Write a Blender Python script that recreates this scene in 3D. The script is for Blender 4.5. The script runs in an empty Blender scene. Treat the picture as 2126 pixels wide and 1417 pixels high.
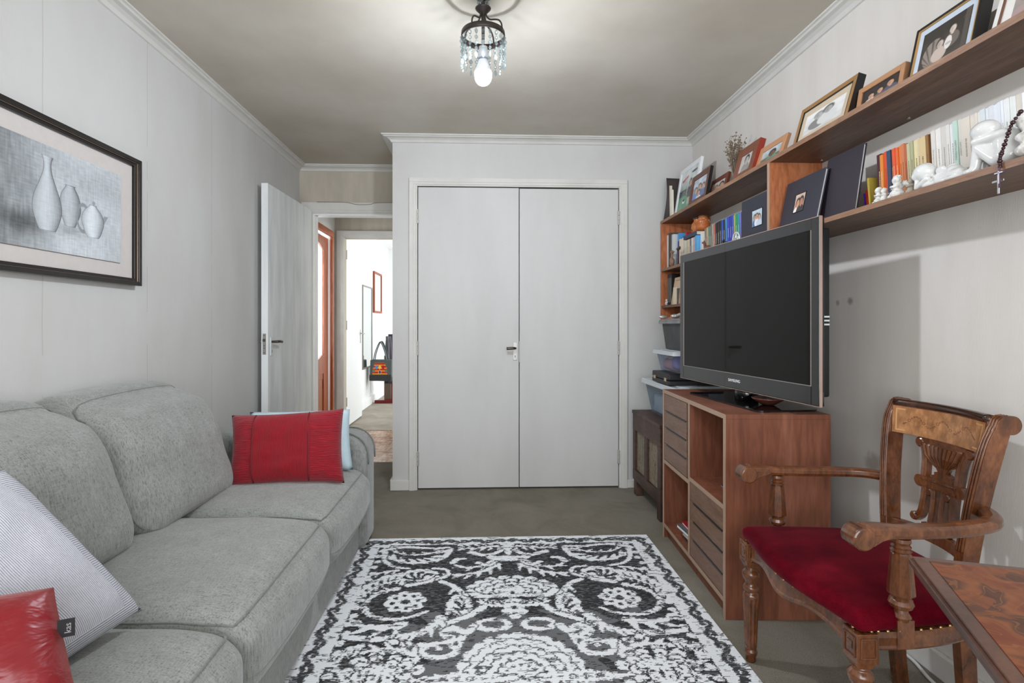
import bpy, bmesh, math, random
import numpy as np
from mathutils import Vector, Matrix, noise
random.seed(7); rng = np.random.default_rng(5)
PI = math.pi
C = bpy.context.scene.collection
SC = bpy.context.scene

# ------------------------------------------------------------------ camera
TH = math.atan(43 / 1105)
cam_d = bpy.data.cameras.new('camera'); cam_d.sensor_width = 36; cam_d.lens = 36 * 1105 / 2126
cam_d.shift_x = (1063 - 1044) / 2126; cam_d.shift_y = -33.5 / 2126; cam_d.clip_start = .02
cam = bpy.data.objects.new('camera', cam_d); C.objects.link(cam)
cam.location = (0, 0, 1.15); cam.rotation_euler = (PI / 2, 0, -TH)
SC.camera = cam

# ------------------------------------------------------------------ exposure, world, area lights
SC.view_settings.view_transform = 'Standard'; SC.view_settings.look = 'None'
SC.view_settings.gamma = 1; SC.view_settings.use_curve_mapping = False
SC.view_settings.exposure = 0.0
w = bpy.data.worlds.new('sky'); SC.world = w; w.use_nodes = True
bg = w.node_tree.nodes['Background']; bg.inputs[0].default_value = (.75, .86, 1, 1); bg.inputs[1].default_value = 1.0

def area(name, loc, rot, sx, sy, power, col=(1, 1, 1)):
    l = bpy.data.lights.new(name, 'AREA'); l.shape = 'RECTANGLE'; l.size = sx; l.size_y = sy
    l.energy = power; l.color = col
    o = bpy.data.objects.new(name, l); o.location = loc; o.rotation_euler = rot; C.objects.link(o)
    return o
# soft fill at an added window behind the camera; daylight from the far bedroom window and the room behind the glazed door
area('added_window_fill', (0.0, -1.28, 1.45), (PI / 2, 0, 0), 2.6, 1.7, 92, (.97, .98, 1))  # fill light for the room, just inside the added window
area('bedroom_daylight', (1.35, 7.9, 1.45), (PI / 2, 0, PI / 2), 1.6, 1.7, 88, (.95, .98, 1))
area('hall_daylight', (0.9, 5.2, 1.5), (PI / 2, 0, PI / 2), .8, 1.4, 12, (1, .97, .93))
area('glazed_door_daylight', (-2.3, 5.3, 1.4), (PI / 2, 0, -PI / 2), 1.4, 1.8, 75, (.95, .98, 1))
BULB_STRENGTH = 1180

# ------------------------------------------------------------------ materials
def srgb(c):
    if isinstance(c, str):
        c = c.lstrip('#'); c = tuple(int(c[i:i + 2], 16) / 255 for i in (0, 2, 4))
    return tuple((x / 12.92 if x <= .04045 else ((x + .055) / 1.055) ** 2.4) for x in c)
def hexf(c): return tuple(int(c[i:i + 2], 16) / 255 for i in (1, 3, 5))
def srgb_np(a):
    a = np.clip(a, 0, 1)
    return np.where(a <= .04045, a / 12.92, ((a + .055) / 1.055) ** 2.4)

class Nd:
    def __init__(s, name):
        s.m = bpy.data.materials.new(name); s.m.use_nodes = True
        s.t = s.m.node_tree; s.b = s.t.nodes['Principled BSDF']; s.out = s.t.nodes['Material Output']
        s.tc = s.t.nodes.new('ShaderNodeTexCoord')
    def n(s, ty, **kw):
        x = s.t.nodes.new(ty)
        for k, v in kw.items():
            if k in x.inputs: x.inputs[k].default_value = v
            else: setattr(x, k, v)
        return x
    def l(s, a, b): s.t.links.new(a, b)
    def map(s, scale=(1, 1, 1), rot=(0, 0, 0), loc=(0, 0, 0)):
        m = s.n('ShaderNodeMapping'); m.inputs['Scale'].default_value = scale
        m.inputs['Rotation'].default_value = rot; m.inputs['Location'].default_value = loc
        s.l(s.tc.outputs['Object'], m.inputs[0]); return m.outputs[0]
    def noise(s, vec, scale=5, detail=4, rough=.5, dist=0):
        x = s.n('ShaderNodeTexNoise'); x.inputs['Scale'].default_value = scale; x.inputs['Detail'].default_value = detail
        x.inputs['Roughness'].default_value = rough; x.inputs['Distortion'].default_value = dist
        s.l(vec, x.inputs['Vector']); return x.outputs[0]
    def ramp(s, fac, stops):
        r = s.n('ShaderNodeValToRGB'); e = r.color_ramp.elements
        while len(e) < len(stops): e.new(.5)
        for i, (p, c) in enumerate(stops):
            e[i].position = p; e[i].color = (*srgb(c), 1)
        s.l(fac, r.inputs[0]); return r.outputs[0]
    def mix(s, a, b, f, mode='MIX'):
        x = s.n('ShaderNodeMix'); x.data_type = 'RGBA'; x.blend_type = mode
        for v, i in ((f, 0), (a, 6), (b, 7)):
            if hasattr(v, 'links'): s.l(v, x.inputs[i])
            else: x.inputs[i].default_value = v if i == 0 else (*srgb(v), 1)
        return x.outputs[2]
    def math(s, op, a, b=None):
        x = s.n('ShaderNodeMath', operation=op)
        for v, i in ((a, 0), (b, 1)):
            if v is None: continue
            if hasattr(v, 'links'): s.l(v, x.inputs[i])
            else: x.inputs[i].default_value = v
        return x.outputs[0]
    def bump(s, h, strength=.3, dist=.002):
        x = s.n('ShaderNodeBump'); x.inputs['Strength'].default_value = strength; x.inputs['Distance'].default_value = dist
        s.l(h, x.inputs['Height']); s.l(x.outputs[0], s.b.inputs['Normal'])
    def col(s, c): 
        if hasattr(c, 'links'): s.l(c, s.b.inputs['Base Color'])
        else: s.b.inputs['Base Color'].default_value = (*srgb(c), 1)
    def set(s, **kw):
        for k, v in kw.items(): s.b.inputs[k.replace('_', ' ')].default_value = v
        return s

_mc = {}
def flat(c, rough=.5, metal=0, spec=.5, name=None):
    k = (c, rough, metal, spec)
    if k in _mc: return _mc[k]
    a = Nd(name or 'paint_' + str(len(_mc)))
    nz = a.noise(a.map((1, 1, 1)), 40, 3)
    s = srgb(c); d = tuple(max(0, x * .93) for x in s)
    mx = a.mix('#000000', '#000000', nz)
    mn = mx.node; mn.inputs[6].default_value = (*d, 1); mn.inputs[7].default_value = (*[min(1, x * 1.05) for x in s], 1)
    a.l(mx, a.b.inputs['Base Color'])
    a.b.inputs['Roughness'].default_value = rough; a.b.inputs['Metallic'].default_value = metal
    a.b.inputs['Specular IOR Level'].default_value = spec
    _mc[k] = a.m; return a.m

def wood(name, c0, c1, c2, scale=(2, 2, 30), rough=.4, spec=.4, coat=0, dist=1.2):
    a = Nd(name); v = a.map(scale)
    n1 = a.noise(v, 2.2, 6, .6, dist); n2 = a.noise(a.map(tuple(x * 6 for x in scale)), 3, 3, .6)
    base = a.ramp(n1, [(.28, c0), (.5, c1), (.74, c2)])
    fine = a.ramp(n2, [(.35, '#b8b0a8'), (.6, '#ffffff')])
    a.col(a.mix(base, fine, .55, 'MULTIPLY'))
    a.bump(n2, .15, .0006); a.set(Roughness=rough, Specular_IOR_Level=spec, Coat_Weight=coat, Coat_Roughness=.15)
    return a.m

def plaster(name, c, c2, seams=False, stain=None, streak=(6, 6, 1.2)):
    a = Nd(name)
    n1 = a.noise(a.map(streak), 1.1, 5, .6); n2 = a.noise(a.map((90, 90, 12)), 3, 3)
    base = a.ramp(n1, [(.3, c2), (.62, c)])
    n3 = a.noise(a.map((1.7, 1.7, 1.7), loc=(3, 2, 1)), 14, 4, .7)
    specks = a.ramp(n3, [(.24, '#8f8c86'), (.3, '#ffffff')])
    base = a.mix(base, specks, .18, 'MULTIPLY')
    if seams:
        sp = a.n('ShaderNodeSeparateXYZ'); a.l(a.map((1, 1, 1)), sp.inputs[0])
        wob = a.noise(a.map((0, 0, 1)), 3, 2)
        y = a.math('ADD', sp.outputs[1], a.math('MULTIPLY', wob, .012))
        fr = a.math('FRACT', a.math('DIVIDE', a.math('SUBTRACT', y, 1.89), .572))
        ln = a.math('LESS_THAN', a.math('ABSOLUTE', a.math('SUBTRACT', fr, .01)), .004)
        brk = a.math('GREATER_THAN', a.noise(a.map((3, 3, 2)), 2.2, 2), .45)
        base = a.mix(base, '#a3a09a', a.math('MULTIPLY', a.math('MULTIPLY', ln, brk), .45))
    if stain:
        for (x, y, z, r, cc, st) in stain:
            d = a.n('ShaderNodeVectorMath', operation='DISTANCE'); a.l(a.map((1, 1, 1)), d.inputs[0]); d.inputs[1].default_value = (x, y, z)
            f = a.math('ADD', a.math('DIVIDE', d.outputs['Value'], r), a.math('MULTIPLY', a.noise(a.map((1, 60, 30)), 1, 3), .9))
            mr = a.n('ShaderNodeMapRange'); a.l(f, mr.inputs[0]); mr.inputs[1].default_value = .85; mr.inputs[2].default_value = 1.5
            mr.inputs[3].default_value = st; mr.inputs[4].default_value = 0
            base = a.mix(base, cc, mr.outputs[0])
    a.col(base); a.bump(n2, .25, .0012); a.set(Roughness=.75, Specular_IOR_Level=.25)
    return a.m

def fabric(name, c0, c1, sc=(220, 220, 220), rough=.9, bump=.5, sheen=.3, dist=.0012):
    a = Nd(name)
    n1 = a.noise(a.map((sc[0], sc[1] * .07, sc[2])), 1, 2, .6); n2 = a.noise(a.map((sc[0] * .07, sc[1], sc[2] * .07)), 1, 2, .6)
    n4 = a.noise(a.map((sc[0] * .5, sc[1] * .5, sc[2] * .05)), 1, 1); s = a.math('MULTIPLY', a.math('ADD', a.math('ADD', n1, n2), n4), .3333)
    n3 = a.noise(a.map((14, 14, 14)), 1, 4, .6)
    base = a.ramp(s, [(.36, c0), (.46, tuple((p_ + q_) / 2 * 1.06 for p_, q_ in zip(hexf(c0), hexf(c1)))), (.62, c1)])
    base = a.mix(base, a.ramp(n3, [(.3, '#d8d6d0'), (.65, '#ffffff')]), .5, 'MULTIPLY')
    a.col(base); a.bump(s, bump, dist); a.set(Roughness=rough, Sheen_Weight=sheen, Specular_IOR_Level=.2)
    return a.m

def ribbed(name, c0, c1, freq, axis, lo=.35, rough=.8, gather=0):
    a = Nd(name); sp = a.n('ShaderNodeSeparateXYZ'); a.l(a.tc.outputs['UV'], sp.inputs[0])
    vv = sp.outputs[axis]
    if gather: 
        mp = a.n('ShaderNodeMapping'); mp.inputs['Scale'].default_value = (3, 14, 1) if axis else (14, 3, 1); a.l(a.tc.outputs['UV'], mp.inputs[0])
        vv = a.math('ADD', vv, a.math('MULTIPLY', a.noise(mp.outputs[0], 1, 3), gather))
    sn = a.math('SINE', a.math('MULTIPLY', vv, freq * 2 * PI))
    h = a.math('ADD', a.math('MULTIPLY', sn, .5), .5)
    nz = a.noise(a.map((60, 60, 60)), 2, 3)
    a.col(a.ramp(a.math('ADD', a.math('MULTIPLY', h, .75), a.math('MULTIPLY', nz, .25)), [(lo, c0), (min(lo + .35, .95), c1)]))
    a.bump(h, .6, .002); a.set(Roughness=rough, Sheen_Weight=.2, Specular_IOR_Level=.2)
    return a.m

def attr_mat(name, rough=.5, spec=.4, coat=0, bumpscale=0):
    a = Nd(name); at = a.n('ShaderNodeAttribute'); at.attribute_name = 'Col'
    a.l(at.outputs['Color'], a.b.inputs['Base Color']); a.set(Roughness=rough, Specular_IOR_Level=spec, Coat_Weight=coat, Coat_Roughness=.08)
    if bumpscale:
        n = a.noise(a.map((20, 420, 20)), 1, 2); a.bump(n, .5, bumpscale)
    return a.m

def clear(name, tint, alpha=.35, rough=.12):
    a = Nd(name); tr = a.n('ShaderNodeBsdfTransparent'); tr.inputs[0].default_value = (*srgb(tint), 1)
    mx = a.n('ShaderNodeMixShader'); mx.inputs[0].default_value = alpha
    a.col(a.mix(tint, '#ffffff', a.math('MULTIPLY', a.noise(a.map((8, 8, 8)), 1, 3), .25))); a.set(Roughness=rough)
    a.l(tr.outputs[0], mx.inputs[1]); a.l(a.b.outputs[0], mx.inputs[2]); a.l(mx.outputs[0], a.out.inputs[0])
    return a.m

def emit(name, c, s):
    a = Nd(name); e = a.n('ShaderNodeEmission'); e.inputs[0].default_value = (*srgb(c), 1); e.inputs[1].default_value = s
    a.l(e.outputs[0], a.out.inputs[0]); return a.m

M_wall = plaster('wall_paper_left', '#c8c8c6', '#c2c1be', seams=True, streak=(3, 3, 1.2))
M_wallr = plaster('wall_plaster_right', '#d6d2cc', '#cfcac3', stain=[(1.5, 2.19, 1.245, .014, '#6b5a49', .5), (1.5, 2.115, 1.25, .020, '#6b5a49', .6), (1.5, 1.28, 1.44, .07, '#8b8378', .6), (1.5, 1.99, .62, .05, '#7d7263', .5)])
M_wallw = plaster('wall_paint_wardrobe', '#c6c6c4', '#c0bfbc', streak=(3, 3, 1.5))
M_recess = plaster('wall_paint_recess', '#bcb4a6', '#aaa294')
M_white = plaster('wall_white_bedroom', '#f0f2f2', '#e8eaea')
M_ceil = plaster('ceiling_paint', '#c4beb2', '#b5ad9f', streak=(1.5, 1.5, 1))
M_trim = plaster('trim_paint', '#d0cfca', '#c8c6c0', streak=(5, 5, 5))
M_door = plaster('door_paint', '#c7c7c5', '#bfbfbd', streak=(3, 3, .8))
M_leaf = plaster('door_paint_gloss', '#e6eaea', '#cdd2d2', streak=(9, 9, 1.3))
M_dark = flat('#16130f', .8)
M_metal = flat('#b9b6b0', .35, .9)
M_bronze = flat('#544c40', .35, .85)
M_black = flat('#111112', .4)
M_hinge = flat('#b5b3ad', .5, .3)

def carpet(name, c0, c1, c2):
    a = Nd(name); n1 = a.noise(a.map((1, 1, 1)), 3.5, 5, .65, .6); n2 = a.noise(a.map((1, 1, 1)), 260, 2, .7)
    b = a.ramp(n1, [(.3, c0), (.5, c1), (.68, c2)])
    a.col(a.mix(b, a.ramp(n2, [(.3, '#8a8782'), (.65, '#ffffff')]), .6, 'MULTIPLY'))
    a.bump(n2, .8, .004); a.set(Roughness=1, Specular_IOR_Level=.05, Sheen_Weight=.1); return a.m
M_carpet = carpet('carpet_taupe', '#76705f', '#868072', '#8f897c')
M_carpet2 = carpet('carpet_bedroom', '#a39a8c', '#b3aa9c', '#c0b8aa')
a = Nd('parquet')
n1 = a.noise(a.map((4, 9, 1), rot=(0, 0, .7)), 2, 4, .6, .5)
n2 = a.noise(a.map((30, 3, 1), rot=(0, 0, .7)), 2, 3)
a.col(a.mix(a.ramp(n1, [(.35, '#9c7159'), (.5, '#c9a98f'), (.65, '#e0cbb5')]), a.ramp(n2, [(.35, '#b09a88'), (.6, '#ffffff')]), .6, 'MULTIPLY')); a.set(Roughness=.22)
M_parquet = a.m

M_sofa = fabric('sofa_weave_grey', '#626562', '#9c9f9c', (520, 520, 520), bump=.8)
M_sofapipe = fabric('sofa_piping', '#5d5f5c', '#7c7e7a')
M_unit = wood('mahogany_laminate', '#683c2b', '#804e39', '#935f4b', (3, 3, .35), .42)
M_unitf = wood('mahogany_drawer_front', '#6d5040', '#7d5f4d', '#8b6b58', (14, 1.6, 14), .4)
M_edge = flat('#a58a75', .5)
M_shelf = wood('shelf_walnut', '#5b4030', '#6f5240', '#84634d', (9, .9, 9), .45)
M_shelfedge = wood('shelf_edge', '#82614c', '#957158', '#a68267', (9, 1.2, 9), .5)
M_orange = wood('panel_sapele', '#a05c38', '#b87048', '#c8855c', (4, 4, .9), .45)
M_chair = wood('chair_walnut', '#432412', '#653a1f', '#855230', (7, 7, 3.0), .25, .5, .5)
M_chairl = wood('chair_veneer', '#96622f', '#b98448', '#cc9a5e', (5, 4, 3), .3, .5, .4)
M_chest = wood('chest_dark_oak', '#3a2822', '#4d3830', '#62493e', (3, 1.5, 3), .5)
M_table = wood('table_edge_walnut', '#41251a', '#573525', '#694432', (3, 3, 3), .35, .5, .3)
M_brown = wood('door_mahogany', '#8e4526', '#a65a36', '#b56b45', (6, 6, .8), .35)
M_red = flat('#7e1a12', .45)
a = Nd('velvet_red'); n = a.noise(a.map((6, 6, 6)), 1, 4, .6); n2 = a.noise(a.map((400, 400, 400)), 1, 1)
a.col(a.mix(a.ramp(n, [(.35, '#45000f'), (.55, '#5c0616'), (.72, '#740f20')]), a.ramp(n2, [(.3, '#b0a0a0'), (.6, '#ffffff')]), .5, 'MULTIPLY'))
a.set(Roughness=.9, Sheen_Weight=.18, Sheen_Roughness=.35, Specular_IOR_Level=.04); a.b.inputs['Sheen Tint'].default_value = (.9, .25, .3, 1)
M_velvet = a.m
a = Nd('ceramic_white'); a.col('#dedfdd'); a.set(Roughness=.12, Coat_Weight=.6, Coat_Roughness=.05)
a.bump(a.noise(a.map((30, 30, 30)), 1, 2), .05, .001); M_ceramic = a.m
a = Nd('bisque_white'); a.col(a.ramp(a.noise(a.map((90, 90, 90)), 1, 3), [(.35, '#b9b6b0'), (.6, '#e6e5e1')])); a.set(Roughness=.7); M_bisque = a.m

# ------------------------------------------------------------------ object helpers
ROOT = {}
def meta(o, label=None, cat=None, group=None, kind=None):
    if label: o['label'] = label
    if cat: o['category'] = cat
    if group: o['group'] = group
    if kind: o['kind'] = kind
    return o
def thing(name, label, cat, loc=(0, 0, 0), rotz=0, group=None, M=None):
    o = bpy.data.objects.new(name, None); C.objects.link(o); o.empty_display_size = .05
    mw = M if M is not None else Matrix.Translation(loc) @ Matrix.Rotation(rotz, 4, 'Z')
    o.matrix_world = mw; ROOT[o.name] = mw
    return meta(o, label, cat, group)
def rootm(p):
    while p is not None:
        if p.name in ROOT: return ROOT[p.name]
        p = p.parent
    return Matrix()
def obj(name, bm, mats, parent=None, bevel=0, smooth=False, local=False, seg=2, sub=0, uvkeep=False):
    """links a bmesh as ONE mesh object; coordinates are world unless local"""
    if isinstance(bm, bpy.types.Mesh): me = bm
    else:
        if parent is not None and not local: bm.transform(rootm(parent).inverted())
        bmesh.ops.recalc_face_normals(bm, faces=bm.faces)
        me = bpy.data.meshes.new(name); bm.to_mesh(me); bm.free()
    if not isinstance(mats, (list, tuple)): mats = [mats]
    if len(me.materials) == 0:
        for m in mats: me.materials.append(m)
    o = bpy.data.objects.new(name, me); C.objects.link(o)
    if parent is not None: o.parent = parent
    if smooth:
        me.polygons.foreach_set('use_smooth', [True] * len(me.polygons))
    if bevel:
        b = o.modifiers.new('bevel', 'BEVEL'); b.width = bevel; b.segments = seg; b.limit_method = 'ANGLE'; b.angle_limit = math.radians(40)
    if sub:
        s = o.modifiers.new('sub', 'SUBSURF'); s.levels = sub; s.render_levels = sub
    return o
def solo(name, bm, mats, label, cat, group=None, **kw):
    """a thing that is one mesh: origin moved to its base"""
    co = [v.co for v in bm.verts]
    lo = Vector((min(c.x for c in co), min(c.y for c in co), min(c.z for c in co))); hi = Vector((max(c.x for c in co), max(c.y for c in co), max(c.z for c in co)))
    base = Vector(((lo.x + hi.x) / 2, (lo.y + hi.y) / 2, lo.z))
    bm.transform(Matrix.Translation(-base))
    o = obj(name, bm, mats, None, **kw); o.location = base
    ROOT[o.name] = Matrix.Translation(base)
    return meta(o, label, cat, group)
def struct(name, bm, m, parent=None, **kw):
    o = obj(name, bm, m, parent, **kw)
    if parent is None: o['kind'] = 'structure'; ROOT[o.name] = Matrix()
    return o
def BM(): return bmesh.new()
def box(bm, x0, x1, y0, y1, z0, z1, mi=0, M=None):
    x0, x1 = sorted((x0, x1)); y0, y1 = sorted((y0, y1)); z0, z1 = sorted((z0, z1))
    v = [bm.verts.new(p) for p in ((x0, y0, z0), (x1, y0, z0), (x1, y1, z0), (x0, y1, z0), (x0, y0, z1), (x1, y0, z1), (x1, y1, z1), (x0, y1, z1))]
    for f in ((0, 3, 2, 1), (4, 5, 6, 7), (0, 1, 5, 4), (1, 2, 6, 5), (2, 3, 7, 6), (3, 0, 4, 7)):
        fc = bm.faces.new([v[i] for i in f]); fc.material_index = mi
    if M: bmesh.ops.transform(bm, matrix=M, verts=v)
    return bm
def bx(*a, **k): return box(BM(), *a, **k)
def prism(bm, pts, axis, a, b, mi=0):
    """extrude the 2D outline pts along axis ('x': pts are (y,z); 'y': (x,z); 'z': (x,y))"""
    def P(p, t): return {'x': (t, p[0], p[1]), 'y': (p[0], t, p[1]), 'z': (p[0], p[1], t)}[axis]
    A = [bm.verts.new(P(p, a)) for p in pts]; B_ = [bm.verts.new(P(p, b)) for p in pts]
    n = len(pts)
    f = bm.faces.new(A); f.material_index = mi; f = bm.faces.new(B_[::-1]); f.material_index = mi
    for i in range(n):
        f = bm.faces.new((A[i], A[(i + 1) % n], B_[(i + 1) % n], B_[i])); f.material_index = mi
    return bm
def frames_along(pts):
    P = [Vector(p) for p in pts]; T = []
    for i in range(len(P)):
        t = (P[min(i + 1, len(P) - 1)] - P[max(i - 1, 0)]); T.append(t.normalized())
    up = Vector((0, 0, 1)) if abs(T[0].z) < .9 else Vector((1, 0, 0))
    out = []; n = None
    for i, t in enumerate(T):
        if n is None: n = (up - t * up.dot(t)).normalized()
        else: n = (n - t * n.dot(t)).normalized()
        out.append((P[i], t, n, t.cross(n)))
    return out
def sweep(bm, pts, sec, cap=True, mi=0):
    """sec: function(i)->list of (a,b) offsets along normal/binormal, or constant list"""
    rings = []
    for i, (p, t, n, b) in enumerate(frames_along(pts)):
        s = sec(i) if callable(sec) else sec
        rings.append([bm.verts.new(p + n * q[0] + b * q[1]) for q in s])
    k = len(rings[0])
    for r0, r1 in zip(rings, rings[1:]):
        for j in range(k):
            f = bm.faces.new((r0[j], r0[(j + 1) % k], r1[(j + 1) % k], r1[j])); f.material_index = mi
    if cap:
        bm.faces.new(rings[0][::-1]).material_index = mi; bm.faces.new(rings[-1]).material_index = mi
    return bm
def circ(r, n=10, e=1): return [(r * math.cos(2 * PI * i / n), r * e * math.sin(2 * PI * i / n)) for i in range(n)]
def tube(bm, pts, r, n=10, mi=0):
    if callable(r): return sweep(bm, pts, lambda i: circ(r(i), n), mi=mi)
    if isinstance(r, (list, tuple)): return sweep(bm, pts, lambda i: circ(r[i], n), mi=mi)
    return sweep(bm, pts, circ(r, n), mi=mi)
def lathe(bm, prof, c=(0, 0, 0), n=24, flute=None, mi=0, M=None, cap=True):
    rings = []
    for (r, z) in prof:
        ring = []
        for i in range(n):
            th = 2 * PI * i / n; rr = r
            if flute and flute[0] < z < flute[1]: rr = r * (1 - flute[3] * (.5 + .5 * math.cos(flute[2] * th)))
            ring.append(bm.verts.new((c[0] + rr * math.cos(th), c[1] + rr * math.sin(th), c[2] + z)))
        rings.append(ring)
    vs = [v for r in rings for v in r]
    for r0, r1 in zip(rings, rings[1:]):
        for j in range(n):
            bm.faces.new((r0[j], r0[(j + 1) % n], r1[(j + 1) % n], r1[j])).material_index = mi
    if cap:
        if prof[0][0] > 1e-5: bm.faces.new(rings[0][::-1]).material_index = mi
        if prof[-1][0] > 1e-5: bm.faces.new(rings[-1]).material_index = mi
    if M: bmesh.ops.transform(bm, matrix=M, verts=vs)
    return bm
def cr(pts, n=8, closed=False):
    """Catmull-Rom through points"""
    P = [Vector(p) for p in pts]; out = []; L = len(P)
    rng_ = range(L if closed else L - 1)
    for i in rng_:
        p0 = P[(i - 1) % L] if closed else P[max(i - 1, 0)]; p1 = P[i]; p2 = P[(i + 1) % L]; p3 = P[(i + 2) % L] if closed else P[min(i + 2, L - 1)]
        for k in range(n):
            t = k / n
            out.append(.5 * ((2 * p1) + (p2 - p0) * t + (2 * p0 - 5 * p1 + 4 * p2 - p3) * t * t + (3 * p1 - p0 - 3 * p2 + p3) * t ** 3))
    if not closed: out.append(P[-1])
    return out
def rbox(bm, c, s, r, n=10, warp=None, uv=False):
    """rounded box centred c, size s, corner radius r, with optional warp(unit, point)->point"""
    sx, sy, sz = (x / 2 for x in s); idx = {}
    def V(i, j, k):
        key = (i, j, k)
        if key not in idx:
            u = Vector((i / n * 2 - 1, j / n * 2 - 1, k / n * 2 - 1))
            # finer spacing near the rims
            q = Vector([math.copysign(abs(x) ** .8, x) for x in u])
            p = Vector((q.x * sx, q.y * sy, q.z * sz))
            inn = Vector([max(-h + r, min(h - r, v)) for v, h in zip(p, (sx, sy, sz))])
            d = p - inn
            if d.length > 1e-7: p = inn + d.normalized() * min(r, d.length if False else r)
            if warp: p = warp(u, p)
            idx[key] = bm.verts.new(p + Vector(c))
        return idx[key]
    for a_ in range(3):
        for side in (0, n):
            for i in range(n):
                for j in range(n):
                    ks = []
                    for di, dj in ((0, 0), (1, 0), (1, 1), (0, 1)):
                        t = [0, 0, 0]; t[a_] = side; t[(a_ + 1) % 3] = i + di; t[(a_ + 2) % 3] = j + dj
                        ks.append(V(*t))
                    bm.faces.new(ks)
    return bm
def pillow(corners, thick, n=26, nrm=None, pinch=.06, seed=0, wr=.004, sag=0):
    """corners p00,p10,p11,p01 (u to the right, v up). Returns a bmesh with UV"""
    bm = BM(); uvl = bm.loops.layers.uv.new('UVMap'); p00, p10, p11, p01 = [Vector(p) for p in corners]
    N = nrm or ((p10 - p00).cross(p01 - p00)).normalized(); vs = {}
    cen = (p00 + p10 + p11 + p01) / 4
    for side in (1, -1):
        for i in range(n + 1):
            for j in range(n + 1):
                edge = i in (0, n) or j in (0, n)
                if edge and side == -1: vs[(i, j, -1)] = vs[(i, j, 1)]; continue
                u, v = i / n, j / n
                p = p00.lerp(p10, u).lerp(p01.lerp(p11, u), v)
                # sides bow inwards between the corners
                a_, b_ = 2 * u - 1, 2 * v - 1
                k = pinch * ((1 - b_ * b_) * abs(a_) ** 3 + (1 - a_ * a_) * abs(b_) ** 3)
                p = p.lerp(cen, k)
                h = (max(0, (1 - a_ ** 4) * (1 - b_ ** 4))) ** .55
                w_ = noise.noise(Vector((u * 5 + seed, v * 5, side * 3))) * wr * 2 + noise.noise(Vector((u * 14 + seed, v * 9, side))) * wr
                p = p + N * side * (thick / 2 * h) + N * w_ * (h if not edge else .3)
                vs[(i, j, side)] = bm.verts.new(p)
    for side in (1, -1):
        for i in range(n):
            for j in range(n):
                ks = ((i, j), (i + 1, j), (i + 1, j + 1), (i, j + 1))
                f = bm.faces.new([vs[(x, y, side)] for x, y in ks]); f.smooth = True
                for lp, (x, y) in zip(f.loops, ks): lp[uvl].uv = (x / n, y / n)
    return bm
def paint_grid(name, w_, h_, nx, ny, painter, M, mat, parent, world=False):
    """flat grid (u right, v up) coloured by painter(U,V)->rgb (sRGB); M places it (metres, local frame of parent)"""
    U, V_ = np.meshgrid(np.linspace(0, 1, nx), np.linspace(0, 1, ny))
    colr = srgb_np(painter(U, V_)); me = bpy.data.meshes.new(name)
    co = np.zeros((ny * nx, 3)); co[:, 0] = (U * w_).ravel(); co[:, 1] = (V_ * h_).ravel()
    Mn = np.array(M); co = co @ Mn[:3, :3].T + Mn[:3, 3]
    ii = np.arange(ny * nx).reshape(ny, nx)
    q = np.stack([ii[:-1, :-1], ii[:-1, 1:], ii[1:, 1:], ii[1:, :-1]], -1).reshape(-1, 4)
    me.vertices.add(len(co)); me.vertices.foreach_set('co', co.ravel())
    me.loops.add(q.size); me.loops.foreach_set('vertex_index', q.ravel())
    me.polygons.add(len(q)); me.polygons.foreach_set('loop_start', np.arange(len(q)) * 4)
    me.update(calc_edges=True); me.validate()
    at = me.color_attributes.new('Col', 'FLOAT_COLOR', 'POINT')
    rgba = np.ones((ny * nx, 4)); rgba[:, :3] = colr.reshape(-1, 3); at.data.foreach_set('color', rgba.ravel())
    me.materials.append(mat)
    o = bpy.data.objects.new(name, me); C.objects.link(o)
    if parent is not None: o.parent = parent
    return o
def text_bm(s, size, depth=.0004):
    cu = bpy.data.curves.new('lettering', 'FONT'); cu.body = s; cu.size = size; cu.extrude = depth; cu.align_x = 'CENTER'; cu.align_y = 'CENTER'
    t = bpy.data.objects.new('lettering', cu); me = t.to_mesh(); bm = BM(); bm.from_mesh(me); t.to_mesh_clear()
    bpy.data.objects.remove(t); bpy.data.curves.remove(cu); return bm
def blob(bm, parts, mirror=None):
    """ellipsoids ('e',centre,radii[,rotY]) and capsules ('c',p,q,r1,r2) to be fused by a remesh"""
    for p in parts:
        if p[0] == 'e':
            M_ = Matrix.Translation(p[1]) @ (Matrix.Rotation(p[3], 4, p[4]) if len(p) > 3 else Matrix()) @ Matrix.Diagonal((*p[2], 1))
            bmesh.ops.create_icosphere(bm, subdivisions=3, radius=1, matrix=M_)
        else:
            a_, b_ = Vector(p[1]), Vector(p[2]); pts = [a_.lerp(b_, t) for t in (0, .25, .5, .75, 1)]
            rr = [p[3] + (p[4] - p[3]) * t for t in (0, .25, .5, .75, 1)]
            tube(bm, pts, rr, 12)
            for q, r in ((a_, p[3]), (b_, p[4])): bmesh.ops.create_icosphere(bm, subdivisions=2, radius=r, matrix=Matrix.Translation(q))
    return bm
def remesh(o, vox, it=6):
    m = o.modifiers.new('fuse', 'REMESH'); m.mode = 'VOXEL'; m.voxel_size = vox; m.use_smooth_shade = True
    s = o.modifiers.new('smooth', 'SMOOTH'); s.iterations = it; s.factor = .5
    return o

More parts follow.
